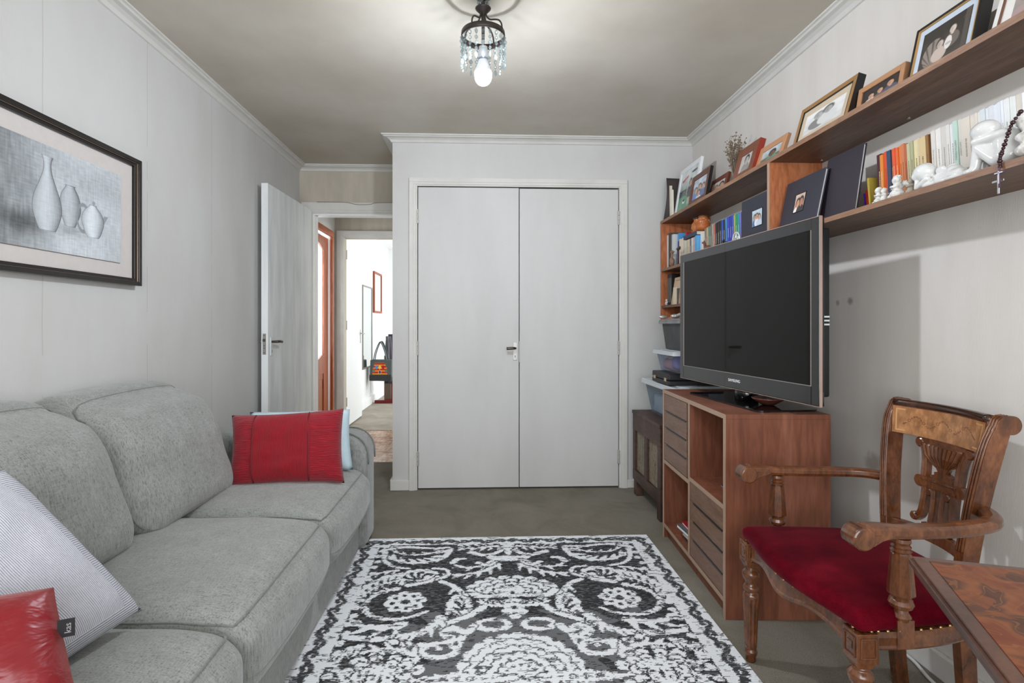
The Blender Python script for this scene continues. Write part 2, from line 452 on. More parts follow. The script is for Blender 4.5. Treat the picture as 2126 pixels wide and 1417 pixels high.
# ================================================================== ROOM SHELL
XL, XR, YW, YR, ZC, YB = -1.51, 1.5, 3.742, 4.466, 2.468, -1.35
YH, YF = 5.85, 9.3            # hall far wall, bedroom far wall
struct('floor', bx(XL - .1, XR + .1, YB - .1, 4.52, -.06, 0), M_carpet)
struct('floor_hall', bx(-1.75, 1.2, 4.52, 5.87, -.06, 0), M_parquet)
struct('floor_bedroom', bx(-1.8, 1.6, 5.87, YF + .1, -.06, .004), M_carpet2)
struct('ceiling', bx(XL - .1, XR + .1, YB - .1, YR + .1, ZC, ZC + .08), M_ceil)
struct('ceiling_hall', bx(-1.75, 1.6, YR + .1, YF + .1, ZC, ZC + .08), M_white)
struct('wall_left', bx(XL - .1, XL, YB - .1, YR + .1, 0, ZC), M_wall)
struct('wall_right', bx(XR, XR + .1, YB - .1, YR, 0, ZC), M_wallr)
# wall behind the camera; its window opening is added for the fill light
bm = BM()
box(bm, XL, -1.35, YB - .1, YB, 0, ZC); box(bm, 1.35, XR, YB - .1, YB, 0, ZC)
box(bm, -1.35, 1.35, YB - .1, YB, 0, .55); box(bm, -1.35, 1.35, YB - .1, YB, 2.35, ZC)
struct('wall_front', bm, M_wallr)
bm = BM()
for x in (-1.35, -.02, 1.31): box(bm, x, x + .04, YB - .07, YB - .03, .55, 2.35)
for z in (.55, 2.31): box(bm, -1.35, 1.35, YB - .07, YB - .03, z, z + .04)
wn = struct('added_window_1', bm, M_trim)  # unseen window, added to go with the fill light
struct('pane', bx(-1.33, 1.33, YB - .055, YB - .05, .57, 2.33), clear('added_window_glass', '#f4f8fa', .08, .02), wn)
# wardrobe block: front wall with the cupboard opening, and its side
bm = BM()
box(bm, -.625, -.452, YW, YW + .1, 0, ZC); box(bm, .970, XR, YW, YW + .1, 0, ZC); box(bm, -.452, .970, YW, YW + .1, 2.124, ZC)
struct('wall_back', bm, M_wallw)
struct('wall_wardrobe_side', bx(-.625, -.545, YW + .1, YR, 0, ZC), M_recess)
struct('wall_wardrobe_inside', bx(-.545, XR, YW + .55, YW + .6, 0, ZC), M_dark)
# recess back wall with the entrance opening
OXL, OXR, OZ = -1.40, -.60, 2.075
bm = BM()
box(bm, XL, OXL, YR, YR + .1, 0, ZC); box(bm, OXL, -.545, YR, YR + .1, OZ, ZC); box(bm, -.60, -.545, YR, YR + .1, 0, OZ)
struct('wall_recess', bm, M_recess)
# hall and bedroom
bm = BM(); DY0, DY1, DZ = 4.93, 5.69, 2.12
box(bm, -1.7, -1.6, YR + .1, DY0, 0, ZC); box(bm, -1.7, -1.6, DY1, YH, 0, ZC); box(bm, -1.7, -1.6, DY0, DY1, DZ, ZC)
struct('wall_hall_left', bm, M_wallw)
struct('wall_hall_right', bx(1.1, 1.2, YR + .1, YH, 0, ZC), M_wallw)
BX0, BX1, BZ = -1.50, -.70, 2.10
bm = BM(); box(bm, -1.7, BX0, YH, YH + .1, 0, ZC); box(bm, BX1, 1.6, YH, YH + .1, 0, ZC); box(bm, BX0, BX1, YH, YH + .1, BZ, ZC)
struct('wall_hall_back', bm, M_recess)
struct('wall_bedroom_left', bx(-1.75, -1.63, YH + .1, YF, 0, ZC), M_white)
struct('wall_bedroom_right', bx(1.5, 1.6, YH + .1, YF, 0, ZC), M_white)
struct('wall_bedroom_back', bx(-1.75, 1.6, YF, YF + .1, 0, ZC), M_white)

# cornices: coved profile swept along each wall; (out, down) measured from the wall / ceiling corner
COV = [(0, 0), (.068, 0), (.068, .008), (.058, .010), (.052, .016), (.034, .019), (.018, .028), (.012, .036), (.008, .042), (0, .044)]
def cornice(name, p, q, nx, ny, m, e0=0, e1=0):
    """from p to q (x,y) with room side direction (nx,ny); e0/e1: mitre sign at each end"""
    bm = BM(); d = (Vector(q) - Vector(p)).normalized(); A, B_ = [], []
    for (o, dn) in COV:
        A.append(bm.verts.new((p[0] + nx * o - d.x * o * e0, p[1] + ny * o - d.y * o * e0, ZC - dn)))
        B_.append(bm.verts.new((q[0] + nx * o + d.x * o * e1, q[1] + ny * o + d.y * o * e1, ZC - dn)))
    for i in range(len(COV) - 1): bm.faces.new((A[i], A[i + 1], B_[i + 1], B_[i]))
    bm.faces.new(A); bm.faces.new(B_[::-1])
    struct(name, bm, m)
cornice('trim_1', (XL, YB), (XL, YR), 1, 0, M_trim, 0, -1)
cornice('trim_2', (XR, YB), (XR, YW), -1, 0, M_trim, 0, -1)
cornice('trim_3', (-.625, YW), (XR, YW), 0, -1, M_trim, 1, -1)
cornice('trim_4', (XL, YR), (-.625, YR), 0, -1, M_trim, -1, -1)
cornice('trim_5', (-.625, YW), (-.625, YR), -1, 0, M_trim, 1, -1)
# baseboards
def skirting(name, x0, x1, y0, y1, m=M_trim, h=.075):
    struct(name, bx(x0, x1, y0, y1, 0, h), m, bevel=.006)
skirting('baseboard_back', -.64, -.508, YW - .018, YW)
skirting('baseboard_back_right', 1.022, 1.3, YW - .018, YW, h=.06)
skirting('baseboard_wardrobe_side', -.643, -.625, YW, YR)
skirting('baseboard_right', XR - .018, XR, YB, YW, h=.085)
skirting('baseboard_left', XL, XL + .018, YB, YR, h=.08)
skirting('baseboard_bedroom', -1.63, -1.61, YH + .1, YF, M_white, .12)
skirting('baseboard_bedroom_back', -1.63, 1.5, YF - .02, YF, M_white, .12)

def casing(name, x0, x1, zt, y, w_=.055, t=.022, m=M_trim, left=True, right=True):
    """moulded frame round an opening x0..x1, standing proud of the wall at y (towards -y)"""
    bm = BM()
    for (a0, a1, tt) in ((0, .014, t * .5), (.010, .030, t * .8), (.026, w_, t)):
        if left: box(bm, x0 - a1, x0 - a0, y - tt, y, 0, zt + a0)
        if right: box(bm, x1 + a0, x1 + a1, y - tt, y, 0, zt + a0)
        box(bm, x0 - (a1 if left else 0), x1 + (a1 if right else 0), y - tt, y, zt + a0, zt + a1)
    return struct(name, bm, m, bevel=.0025)
casing('trim_6', -.452, .970, 2.122, YW, .056)
casing('trim_7', OXL, OXR, OZ, YR, .09, .02, M_trim, True, False)
casing('trim_8', BX0, BX1, BZ, YH, .075, .02, M_trim)
# door linings
bm = BM(); box(bm, OXL - .0005, OXL + .012, YR + .001, YR + .099, 0, OZ - .0125); box(bm, OXL - .0005, OXR, YR + .001, YR + .099, OZ - .012, OZ + .0005)
struct('trim_9', bm, flat('#e6e7e5', .5))
# thin painted cable sagging over the entrance
struct('trim_10', tube(BM(), cr([(-1.36, YR - .024, 2.168), (-1.2, YR - .024, 2.167), (-1.12, YR - .024, 2.165), (-1.03, YR - .024, 2.148), (-.93, YR - .024, 2.150), (-.86, YR - .024, 2.164), (-.64, YR - .024, 2.166)]), .0025, 6), flat('#8f8a7e', .7))

# -------------------------------------------------- doors
def hinge(parent, x, y, z, h=.10, r=.007, n=3):
    bm = BM()
    for k in range(n): lathe(bm, [(0, 0), (r, .002), (r, h / n - .003), (0, h / n - .001)], (x, y, z + k * h / n), 10)
    box(bm, x - .012, x + .012, y + .002, y + .006, z, z + h)
    obj('hinge', bm, M_hinge, parent, smooth=False)
def lever(parent, x, y, z, sx, ny=-1, L=.062):
    """escutcheon plate with keyhole and lever handle, on a plane facing ny"""
    p = obj('lock_plate', bx(x - .0155, x + .0155, y + ny * .006, y, z - .085, z + .04), flat('#c6c4bf', .4, .2), parent, bevel=.003)
    bm = BM(); lathe(bm, [(0, 0), (.0035, 0), (.0035, .0012), (0, .0012)], n=12, M=Matrix.Translation((x, y + ny * .0062, z - .055)) @ Matrix.Rotation(PI / 2, 4, 'X'))
    box(bm, x - .0016, x + .0016, y + ny * .0072, y + ny * .006, z - .068, z - .055)
    obj('keyhole', bm, M_black, p)
    bm = BM(); pts = cr([(x, y, z), (x, y + ny * .03, z), (x + sx * .006, y + ny * .045, z + .001), (x + sx * .022, y + ny * .048, z + .001), (x + sx * L, y + ny * .046, z - .001)], 5)
    tube(bm, pts, lambda i: .0075 + .0025 * min(1, i / len(pts) * 1.3), 10)
    obj('handle', bm, M_bronze, parent, smooth=True)
def slab(name, x0, x1, y0, y1, z0, z1, m, **k):
    return struct(name, bx(x0, x1, y0, y1, z0, z1), m, bevel=.003)
d1 = slab('door_1', -.447, .2585, YW - .004, YW + .036, .012, 2.116, M_door)
lever(d1, .232, YW - .004, .990, -1)
for z in (.17, .94, 1.86): hinge(d1, -.450, YW - .010, z)
d2 = slab('door_2', .2635, .965, YW - .004, YW + .036, .012, 2.112, M_door)
for z in (.17, .94, 1.86): hinge(d2, .968, YW - .010, z)
struct('trim_11', bx(.2600, .2655, YW - .012, YW - .004, .89, 1.04), M_trim, bevel=.002)
# open entrance door folded back along the left wall; hinge at (-1.405, 4.44)
h = Vector((-1.402, 4.440)); fr = Vector((-1.425, 3.600)); ang = math.atan2(fr.y - h.y, fr.x - h.x)
MD = Matrix.Translation((h.x, h.y, 0)) @ Matrix.Rotation(ang, 4, 'Z')      # local x runs along the leaf
L = (fr - h).length
d3 = bpy.data.objects.new('door_3', None); 
me = bpy.data.meshes.new('door_3'); bmd = bx(0, L, -.045, 0, .012, 2.098); bmd.to_mesh(me); bmd.free(); me.materials.append(M_leaf)
d3 = bpy.data.objects.new('door_3', me); C.objects.link(d3); d3.matrix_world = MD; d3['kind'] = 'structure'; ROOT[d3.name] = MD
b = d3.modifiers.new('bevel', 'BEVEL'); b.width = .003; b.segments = 2
# (in this local frame +y faces the room)
obj('lock_case', bx(L, L + .0015, -.034, -.012, .955, 1.095), flat('#a09e99', .45, .5), d3, local=True)
bm = BM()
for z in (.968, .998, 1.015, 1.082): lathe(bm, [(0, 0), (.0035, 0), (.0035, .001), (0, .001)], n=10, M=Matrix.Translation((L + .0015, -.023, z)) @ Matrix.Rotation(PI / 2, 4, 'Y'))
box(bm, L + .001, L + .012, -.030, -.016, 1.042, 1.060)
obj('latch', bm, flat('#55524c', .5, .4), d3, local=True)
p = obj('lock_plate', bx(L - .065, L - .034, 0, .006, .945, 1.07), flat('#d5d8da', .35, .2), d3, local=True, bevel=.002)
obj('keyhole', bx(L - .0515, L - .0475, .006, .0068, .965, .985), M_black, p, local=True)
pts = cr([(L - .05, 0, 1.04), (L - .05, .03, 1.04), (L - .056, .045, 1.041), (L - .075, .05, 1.041), (L - .115, .048, 1.038)], 5)
obj('handle', tube(BM(), pts, lambda i: .0075 + .002 * i / len(pts), 10), M_bronze, d3, local=True, smooth=True)
pts = cr([(L - .05, -.045, 1.04), (L - .05, -.062, 1.04), (L - .056, -.07, 1.04), (L - .12, -.07, 1.038)], 5)
obj('handle', tube(BM(), pts, .007, 8), M_metal, d3, local=True, smooth=True)
# bedroom door, opened into the bedroom along its left wall
d4 = slab('door_4', -1.545, -1.505, 5.955, 6.74, .02, 2.085, flat('#eceeee', .5))
p = obj('lock_plate', bx(-1.505, -1.5, 6.63, 6.66, .93, 1.10), flat('#b9bcbd', .35, .3), d4)
obj('handle', tube(BM(), cr([(-1.502, 6.645, 1.05), (-1.46, 6.645, 1.05), (-1.452, 6.62, 1.05), (-1.452, 6.56, 1.048)], 4), .008, 8), flat('#c5c7c7', .3, .6), d4, smooth=True)
for z in (.25, 1.1, 1.88):
    bm = BM(); lathe(bm, [(0, 0), (.009, .002), (.009, .10), (0, .102)], (-1.499, 5.952, z), 8); obj('hinge', bm, M_hinge, d4)
# glazed mahogany door in the hall's left wall
bm = BM()
for (a0, a1, t) in ((0, .045, .03), (.03, .06, .018)):
    box(bm, -1.6, -1.6 + t, DY0 - a1, DY0 - a0 + .0, 0, DZ + a0 - .04); box(bm, -1.6, -1.6 + t, DY1 + a0 - .02, DY1 + a1 - .02, 0, DZ + a0 - .04)
    box(bm, -1.6, -1.6 + t, DY0 - a1, DY1 + a1 - .02, DZ + a0 - .04, DZ + a1 - .03)
struct('trim_12', bm, M_brown, bevel=.004)
d5 = bpy.data.objects.new('door_5', None)
bm = BM(); y0, y1 = DY0 + .004, DY1 - .024
box(bm, -1.66, -1.62, y0, y0 + .11, .01, 2.06); box(bm, -1.66, -1.62, y1 - .15, y1, .01, 2.06)
gy0, gy1 = y0 + .11, y1 - .15
arch = lambda s, zc, sgn: [(gy0 + (gy1 - gy0) * t, zc + sgn * .055 * (math.sin(PI * t) ** 1.5 if True else 0) * s) for t in [i / 16 for i in range(17)]]
prism(bm, [(gy0, 2.06)] + arch(1, 1.93, 1) + [(gy1, 2.06)], 'x', -1.66, -1.62)
prism(bm, [(gy0, .66)] + [(a_, b_) for a_, b_ in arch(1, .86, -1)] + [(gy1, .66)], 'x', -1.66, -1.62)
prism(bm, [(gy0, .60)] + [(a_, b_) for a_, b_ in arch(1, .70, 1)] + [(gy1, .60)], 'x', -1.652, -1.628)
box(bm, -1.66, -1.62, gy0, gy1, .01, .2); box(bm, -1.65, -1.633, gy0 - .005, gy1 + .005, .15, .7)
prism(bm, [(gy0 + .05, .26), (gy1 - .05, .26), (gy1 - .05, .6), (gy0 + .05, .6)], 'x', -1.652, -1.622)
d5 = struct('door_5', bm, M_brown)
a = Nd('frosted_glass'); tl = a.n('ShaderNodeBsdfTranslucent'); tl.inputs[0].default_value = (.95, .98, 1, 1)
gl = a.n('ShaderNodeBsdfGlossy'); gl.inputs['Roughness'].default_value = .2; mx = a.n('ShaderNodeMixShader'); mx.inputs[0].default_value = .08
a.l(tl.outputs[0], mx.inputs[1]); a.l(gl.outputs[0], mx.inputs[2]); a.l(mx.outputs[0], a.out.inputs[0]); M_frost = a.m
obj('glass_panel', bx(-1.643, -1.637, gy0 - .005, gy1 + .005, .78, 2.0), M_frost, d5)
pts = cr([(-1.62, y1 - .07, 1.0), (-1.58, y1 - .07, 1.0), (-1.572, y1 - .09, 1.0), (-1.572, y1 - .15, .998)], 4)

# ================================================================== BEDROOM THINGS seen through the doors
t = thing('wall_mirror', 'tall narrow wall mirror with a thin silver frame on the white bedroom wall', 'mirror', (-1.63, 7.56, .56))
bm = BM()
for (q0, q1, z0, z1) in ((7.25, 7.27, .55, 1.70), (7.85, 7.87, .55, 1.70), (7.27, 7.85, .55, .57), (7.27, 7.85, 1.68, 1.70)): box(bm, -1.63, -1.605, q0, q1, z0, z1)
obj('frame', bm, flat('#8e8a84', .4, .5), t)
a = Nd('mirror_glass'); a.col('#eef2f2'); a.set(Metallic=1.0, Roughness=.02); M_mirror = a.m
obj('mirror_glass', bx(-1.629, -1.612, 7.27, 7.85, .57, 1.68), M_mirror, t)
t = thing('framed_print', 'pale print in a thin reddish wooden frame beyond the wall mirror', 'picture', (-1.63, 8.3, 1.34))
bm = BM()
for (q0, q1, z0, z1) in ((8.0, 8.03, 1.34, 1.96), (8.56, 8.59, 1.34, 1.96), (8.03, 8.56, 1.34, 1.37), (8.03, 8.56, 1.93, 1.96)): box(bm, -1.63, -1.60, q0, q1, z0, z1)
obj('frame', bm, flat('#9b4a33', .5), t); obj('mount', bx(-1.629, -1.62, 8.03, 8.56, 1.37, 1.93), flat('#e3ebea', .5), t)
# red wooden coat rack
t = thing('coat_rack', 'red wooden floor coat rack standing on the bedroom carpet behind the bag', 'coat rack', (-1.2, 7.95, .004))
obj('foot', bx(-1.58, -.80, 7.88, 7.94, .004, .05), M_red, t, bevel=.006)
obj('foot', bx(-1.50, -.80, 8.22, 8.27, .004, .05), M_red, t, bevel=.006)
obj('post', bx(-1.34, -1.29, 7.90, 7.94, .05, 1.02), M_red, t, bevel=.005)
obj('post', bx(-.95, -.90, 7.90, 7.94, .05, 1.02), M_red, t, bevel=.005)
obj('rail', bx(-1.42, -.85, 7.90, 7.94, .95, .99), M_red, t, bevel=.005)
obj('side_board', bx(-1.46, -1.36, 8.0, 8.02, .05, .70), flat('#7e6a58', .6), t)
def cloth_hang(name, x0, x1, y, z0, z1, m, label, cat, folds=5, d=.035):
    bm = BM(); n = 24; f = []
    for s in (0, 1):
        f.append([[bm.verts.new((x0 + (x1 - x0) * (i / n - .5) * (1 - .35 * (j / 10) ** 3) + (x1 - x0) * .5, y + s * .04 + d * math.sin(i / n * PI * folds) * (1 - j / 14), z0 + (z1 - z0) * j / 10)) for i in range(n + 1)] for j in range(11)])
    for g in f:
        for j in range(10):
            for i in range(n): bm.faces.new((g[j][i], g[j][i + 1], g[j + 1][i + 1], g[j + 1][i]))
    for j in range(10):
        for i in (0, n): bm.faces.new((f[0][j][i], f[0][j + 1][i], f[1][j + 1][i], f[1][j][i]))
    for i in range(n):
        for j in (0, 10): bm.faces.new((f[0][j][i], f[0][j][i + 1], f[1][j][i + 1], f[1][j][i]))
    return solo(name, bm, m, label, cat, smooth=True)
cloth_hang('coat', -1.42, -1.12, 7.83, .30, 1.02, flat('#4a4752', .9), 'dark purple grey coat hanging on the red coat rack', 'coat')
cloth_hang('scarf', -1.40, -1.30, 7.72, .46, .99, flat('#77737e', .9), 'pale grey lilac scarf hanging over the dark coat', 'scarf', 3, .02)
# shopping bag
t = thing('tote_bag', 'grey tote bag with a red and orange patterned panel hanging on the coat rack', 'bag', (-1.43, 7.62, .36))
bm = BM(); prism(bm, [(-1.585, .37), (-1.28, .36), (-1.27, .665), (-1.575, .665)], 'y', 7.56, 7.68)
obj('body', bm, flat('#5c6363', .8), t, bevel=.012)
obj('bottom_band', bx(-1.588, -1.278, 7.553, 7.687, .368, .455), flat('#393c3d', .8), t, bevel=.01)
def bagp(U, V):
    o = np.zeros(U.shape + (3,)); o[:] = (.80, .16, .10)
    r = lambda m, c: o.__setitem__(m, c)
    r((np.sin(V * 26) > .6), (.93, .72, .28)); r((np.abs(U - .5) > .5 - V * .0 - .18) & (np.abs(V - .3) < .12), (.45, .5, .42))
    for cx, cc in ((.28, (.35, .6, .85)), (.5, (.95, .85, .3)), (.72, (.75, .12, .12))): r((np.abs(U - cx) + np.abs(V - .62) * .6 < .12), cc)
    r((np.abs(U - .5) / .09 + np.abs(V - .2) / .16 < 1), (.1, .2, .6)); r(((np.abs(U - .5) / .13 + np.abs(V - .2) / .22 < 1) & (np.abs(U - .5) / .09 + np.abs(V - .2) / .16 > 1)), (.95, .75, .3))
    out = np.abs(U - .5) > .5 - .18 * np.clip(V - .45, 0, 1) * 2; r(out, (.38, .42, .42)); return o
M_print = attr_mat('printed_cloth', .8)
paint_grid('patterned_panel', .21, .165, 50, 40, bagp, ROOT[t.name].inverted() @ Matrix.Translation((-1.545, 7.557, .458)) @ Matrix.Rotation(PI / 2, 4, 'X'), M_print, t)
for yy in (7.57, 7.67):
    pts = cr([(-1.53, yy, .65), (-1.51, yy, .76), (-1.455, yy + (.005 if yy < 7.6 else -.01), .90), (-1.42, yy, .905), (-1.37, yy, .78), (-1.345, yy, .65)], 6)
    obj('handle', sweep(BM(), pts, [(-.004, -.016), (.004, -.016), (.004, .016), (-.004, .016)]), flat('#4f5656', .8), t)

# ================================================================== SOFA
t = thing('sofa', 'grey woven fabric three seat sofa along the left wall', 'sofa', (-1.06, 1.66, 0))
SY0, SY1 = .38, 2.935                                   # outer ends
def arm(y0, y1, name):
    # profile in (x,z): rounded top front corner
    pr = [(-.585, .02), (-.585, .44)]
    for k in range(9):
        th = k / 8 * PI / 2; pr.append((-.705 + .12 * math.cos(th), .475 + .12 * math.sin(th)))
    pr += [(-.9, .602), (-1.2, .606), (-1.44, .608), (-1.48, .59), (-1.49, .55), (-1.49, .02)]
    o = obj(name, prism(BM(), pr, 'y', y0, y1), M_sofa, t, bevel=.035, seg=4, smooth=True)
    for yy in (y0 + .028, y1 - .028):
        pp = [(x + (.004 if x > -.7 else 0), yy, z + (.004 if z > .5 else 0)) for x, z in pr[1:13]]
        obj('piping', tube(BM(), pp, .0045, 6), M_sofapipe, o, smooth=True)
    return o
arm(2.72, SY1, 'armrest'); arm(SY0, .60, 'armrest')
obj('base', bx(-1.48, -.622, .595, 2.725, .022, .30), M_sofa, t, bevel=.012)
obj('back_frame', bx(-1.495, -1.34, .60, 2.72, .02, .60), M_sofa, t, bevel=.04, seg=4, smooth=True)
for (fx, fy) in ((-.66, .45), (-.66, 2.86), (-1.44, .45), (-1.44, 2.86)):
    obj('foot', bx(fx - .03, fx + .03, fy - .03, fy + .03, 0, .024), M_black, t)
def wr(p, f, a_, s): return noise.noise(Vector((p.x * f + s, p.y * f, p.z * f))) * a_
def surf(u, sz, r, wp, c):
    u = Vector(u); q = Vector([math.copysign(abs(x) ** .8, x) for x in u]); h = [x / 2 for x in sz]
    p = Vector([q[i] * h[i] for i in range(3)]); inn = Vector([max(-h[i] + r, min(h[i] - r, p[i])) for i in range(3)]); d = p - inn
    if d.length > 1e-7: p = inn + d.normalized() * r
    return wp(u, p) + Vector(c)
def seat(y0, y1, sd):
    yc = (y0 + y1) / 2; w_ = y1 - y0 + .004; cx, sx = -.955, .79
    def wp(u, p):
        top = max(0, u.z)
        p.z += .022 * (1 - u.y ** 2) * (1 - (u.x * .9) ** 4) * (1 if u.z > 0 else 0)
        if u.x > .2: p.z -= .03 * ((u.x - .2) / .8) ** 2 * (u.z > -.2)      # front edge falls away
        if u.x > .8: p.x += .02 * (1 - u.y ** 2) * (1 - u.z ** 2)
        # the front apron of the cushion bulges and tucks under the seam
        if u.x > .5 and u.z < 0: p.z += .018 * u.z * (1 - u.y ** 2)
        p += Vector((1, 0, 1)) * wr(p + Vector((0, yc, 0)), 9, .004, sd)
        return p
    o = obj('seat_cushion', rbox(BM(), (cx, yc, .335), (sx, w_, .225), .062, 22, wp), M_sofa, t, smooth=True, sub=1)
    # welt running round the top just behind the front edge
    path = [(-.5, -1, .93), (-.1, -1, .93), (.3, -1, .93), (.62, -1, .95), (.86, -.97, 1), (.90, -.85, 1), (.915, -.5, 1), (.92, 0, 1), (.915, .5, 1), (.90, .85, 1), (.86, .97, 1), (.62, 1, .95), (.3, 1, .93), (-.1, 1, .93), (-.5, 1, .93)]
    dense = []
    for a_, b_ in zip(path, path[1:]): dense += [tuple(a_[i_] + (b_[i_] - a_[i_]) * k / 4 for i_ in range(3)) for k in range(4)]
    obj('piping', tube(BM(), [surf(q, (sx, w_, .225), .062, wp, (cx, yc, .335)) for q in dense], .0030, 6), M_sofapipe, o, smooth=True)
seat(2.022, 2.716, 1); seat(1.312, 2.018, 5); seat(.604, 1.308, 9)
def backc(y0, y1, sd, lift=0):
    yc = (y0 + y1) / 2; w_ = y1 - y0
    def wp(u, p):
        f = u.x                                               # +x is the front
        v = (u.z + 1) / 2
        p.x += (.055 if f > 0 else .02) * (1 - u.y ** 2) * (1 - u.z ** 2) * (1 if f > 0 else -.3)
        p.z += .018 * (1 - u.y ** 2) * (u.z > 0)
        p.x -= .20 * v + (.03 * v * v)                        # lean back
        p.y += .02 * u.y * (1 - u.z ** 2)
        if u.z > .7 : p.x -= .02
        p += Vector((1, .3, .3)) * wr(p + Vector((0, yc * 3, 0)), 7, .010, sd) + Vector((1, 0, 0)) * noise.noise(Vector((p.y * 30, p.z * 5, sd))) * .0035 * (abs(u.y) > .5)
        return p
    o = obj('back_cushion', rbox(BM(), (-1.165, yc, .665 + lift), (.24, w_, .47), .10, 22, wp), M_sofa, t, smooth=True, sub=1)
    path = [(.82, -1, -.9), (.82, -1, -.4), (.82, -1, .2), (.82, -1, .7), (.82, -.95, .95), (.80, -.8, 1), (.80, -.4, 1), (.80, 0, 1), (.80, .4, 1), (.80, .8, 1), (.82, .95, .95), (.82, 1, .7), (.82, 1, .2), (.82, 1, -.4), (.82, 1, -.9)]
    dense = []
    for a_, b_ in zip(path, path[1:]): dense += [tuple(a_[i_] + (b_[i_] - a_[i_]) * k / 4 for i_ in range(3)) for k in range(4)]
    obj('piping', tube(BM(), [surf(q, (.24, w_, .47), .10, wp, (-1.165, yc, .665 + lift)) + Vector((-.002, 0, 0)) for q in dense], .0030, 6), M_sofapipe, o, smooth=True)
backc(1.755, 2.425, 3, .005); backc(1.085, 1.750, 11, .015); backc(.61, 1.08, 21, .01)

# scatter cushions
M_redp = ribbed('red_ribbed', '#7a0e1a', '#941826', 95, 0)
M_redg = ribbed('red_gathered', '#700e1a', '#9a1c2a', 60, 1, gather=.06)
def cushion_red():
    cs = [(-1.095, 2.335, .452), (-.610, 2.385, .452), (-.640, 2.49, .765), (-1.125, 2.44, .745)]
    t = thing('cushion', 'dark red cushion with gathered side bands leaning at the far end of the sofa', 'cushion', (-.86, 2.38, .45), group='sofa cushions')
    bm = pillow(cs, .15, 40, pinch=.05, wr=.0035, seed=2)
    for f in bm.faces:
        u = sum(l[bm.loops.layers.uv['UVMap']].uv[0] for l in f.loops) / 4
        f.material_index = 0 if .215 < u < .72 else 1
    o = obj('cover', bm, [M_redp, M_redg], t, smooth=True)
    p = [Vector(c) for c in cs]; N = (p[1] - p[0]).cross(p[3] - p[0]).normalized()
    for u in (.225, .71):
        pts = []
        for k in range(17):
            v = .03 + .94 * k / 16; a_, b_ = 2 * u - 1, 2 * v - 1
            q = p[0].lerp(p[1], u).lerp(p[3].lerp(p[2], u), v); q = q.lerp(sum(p, Vector()) / 4, .05 * ((1 - b_ * b_) * abs(a_) ** 3 + (1 - a_ * a_) * abs(b_) ** 3))
            pts.append(q + N * (.15 / 2 * ((1 - a_ ** 4) * (1 - b_ ** 4)) ** .55 + .001))
        obj('seam', tube(BM(), pts, .003, 6), flat('#641018', .8), t, smooth=True)
cushion_red()
t = thing('cushion', 'pale blue cushion mostly hidden behind the far dark red cushion', 'cushion', (-.9, 2.6, .45), group='sofa cushions')
obj('cover', pillow([(-1.10, 2.56, .455), (-.62, 2.585, .455), (-.655, 2.665, .735), (-1.14, 2.66, .725)], .10, 24, seed=9, pinch=.04), flat('#bfd4dc', .7), t, smooth=True)
# big white corduroy cushion
M_cord = ribbed('white_corduroy', '#90929a', '#c9cbd4', 104, 0, .12)
M_cordb = ribbed('white_corduroy_border', '#777a83', '#c9ccd6', 84, 1, .15)
cs = [(-.925, .930, .53), (-.803, 1.270, .478), (-1.080, 1.350, .80), (-1.16, 1.03, .90)]
cs = [(-.860, .99, .452), (-.800, 1.275, .480), (-1.010, 1.135, .845), (-1.10, .80, .80)]
t = thing('cushion', 'large white corduroy cushion leaning on the near end of the sofa', 'cushion', (-.95, 1.05, .45), group='sofa cushions')
bm = pillow([(-.880, .90, .452), (-.792, 1.272, .487), (-1.005, 1.16, .848), (-1.13, .78, .83)], .15, 40, pinch=.04, wr=.003, seed=5)
uvl = bm.loops.layers.uv['UVMap']
for f in bm.faces:
    u = sum(l[uvl].uv[0] for l in f.loops) / 4; v = sum(l[uvl].uv[1] for l in f.loops) / 4
    f.material_index = 0 if (.0 < u < .88 and v > .08) else 1
obj('cover', bm, [M_cord, M_cordb], t, smooth=True)
# red satin cushion with black tag
a = Nd('red_satin'); n = a.noise(a.map((5, 5, 9)), 2, 4, .6, .5)
a.col('#760c17'); a.bump(n, .6, .016); a.set(Roughness=.38, Sheen_Weight=.3, Specular_IOR_Level=.5, Anisotropic=.3); a.b.inputs['Sheen Tint'].default_value = (1, .4, .35, 1)
M_satin = a.m
t = thing('cushion', 'plain red satin cushion with a small black tag in front of the white corduroy cushion', 'cushion', (-.9, .85, .45), group='sofa cushions')
obj('cover', pillow([(-1.00, .72, .45), (-.585, .850, .435), (-.752, .965, .690), (-1.08, .83, .71)], .13, 36, pinch=.03, wr=.006, seed=13), M_satin, t, smooth=True)
MT = Matrix.Translation((-.714, .930, .636)) @ Matrix.Rotation(math.radians(22), 4, 'Z') @ Matrix.Rotation(PI / 2, 4, 'X')
bmt = bx(-.004, .020, -.015, .015, -.001, .001); bmt.transform(MT)
tg = obj('tag', bmt, flat('#0d0d10', .5), t)
bmt = text_bm('kas', .0135); bmt.transform(MT @ Matrix.Translation((.011, 0, .0013)) @ Matrix.Rotation(PI / 2, 4, 'Z')); obj('tag_lettering', bmt, flat('#8d8d8d', .6), tg)

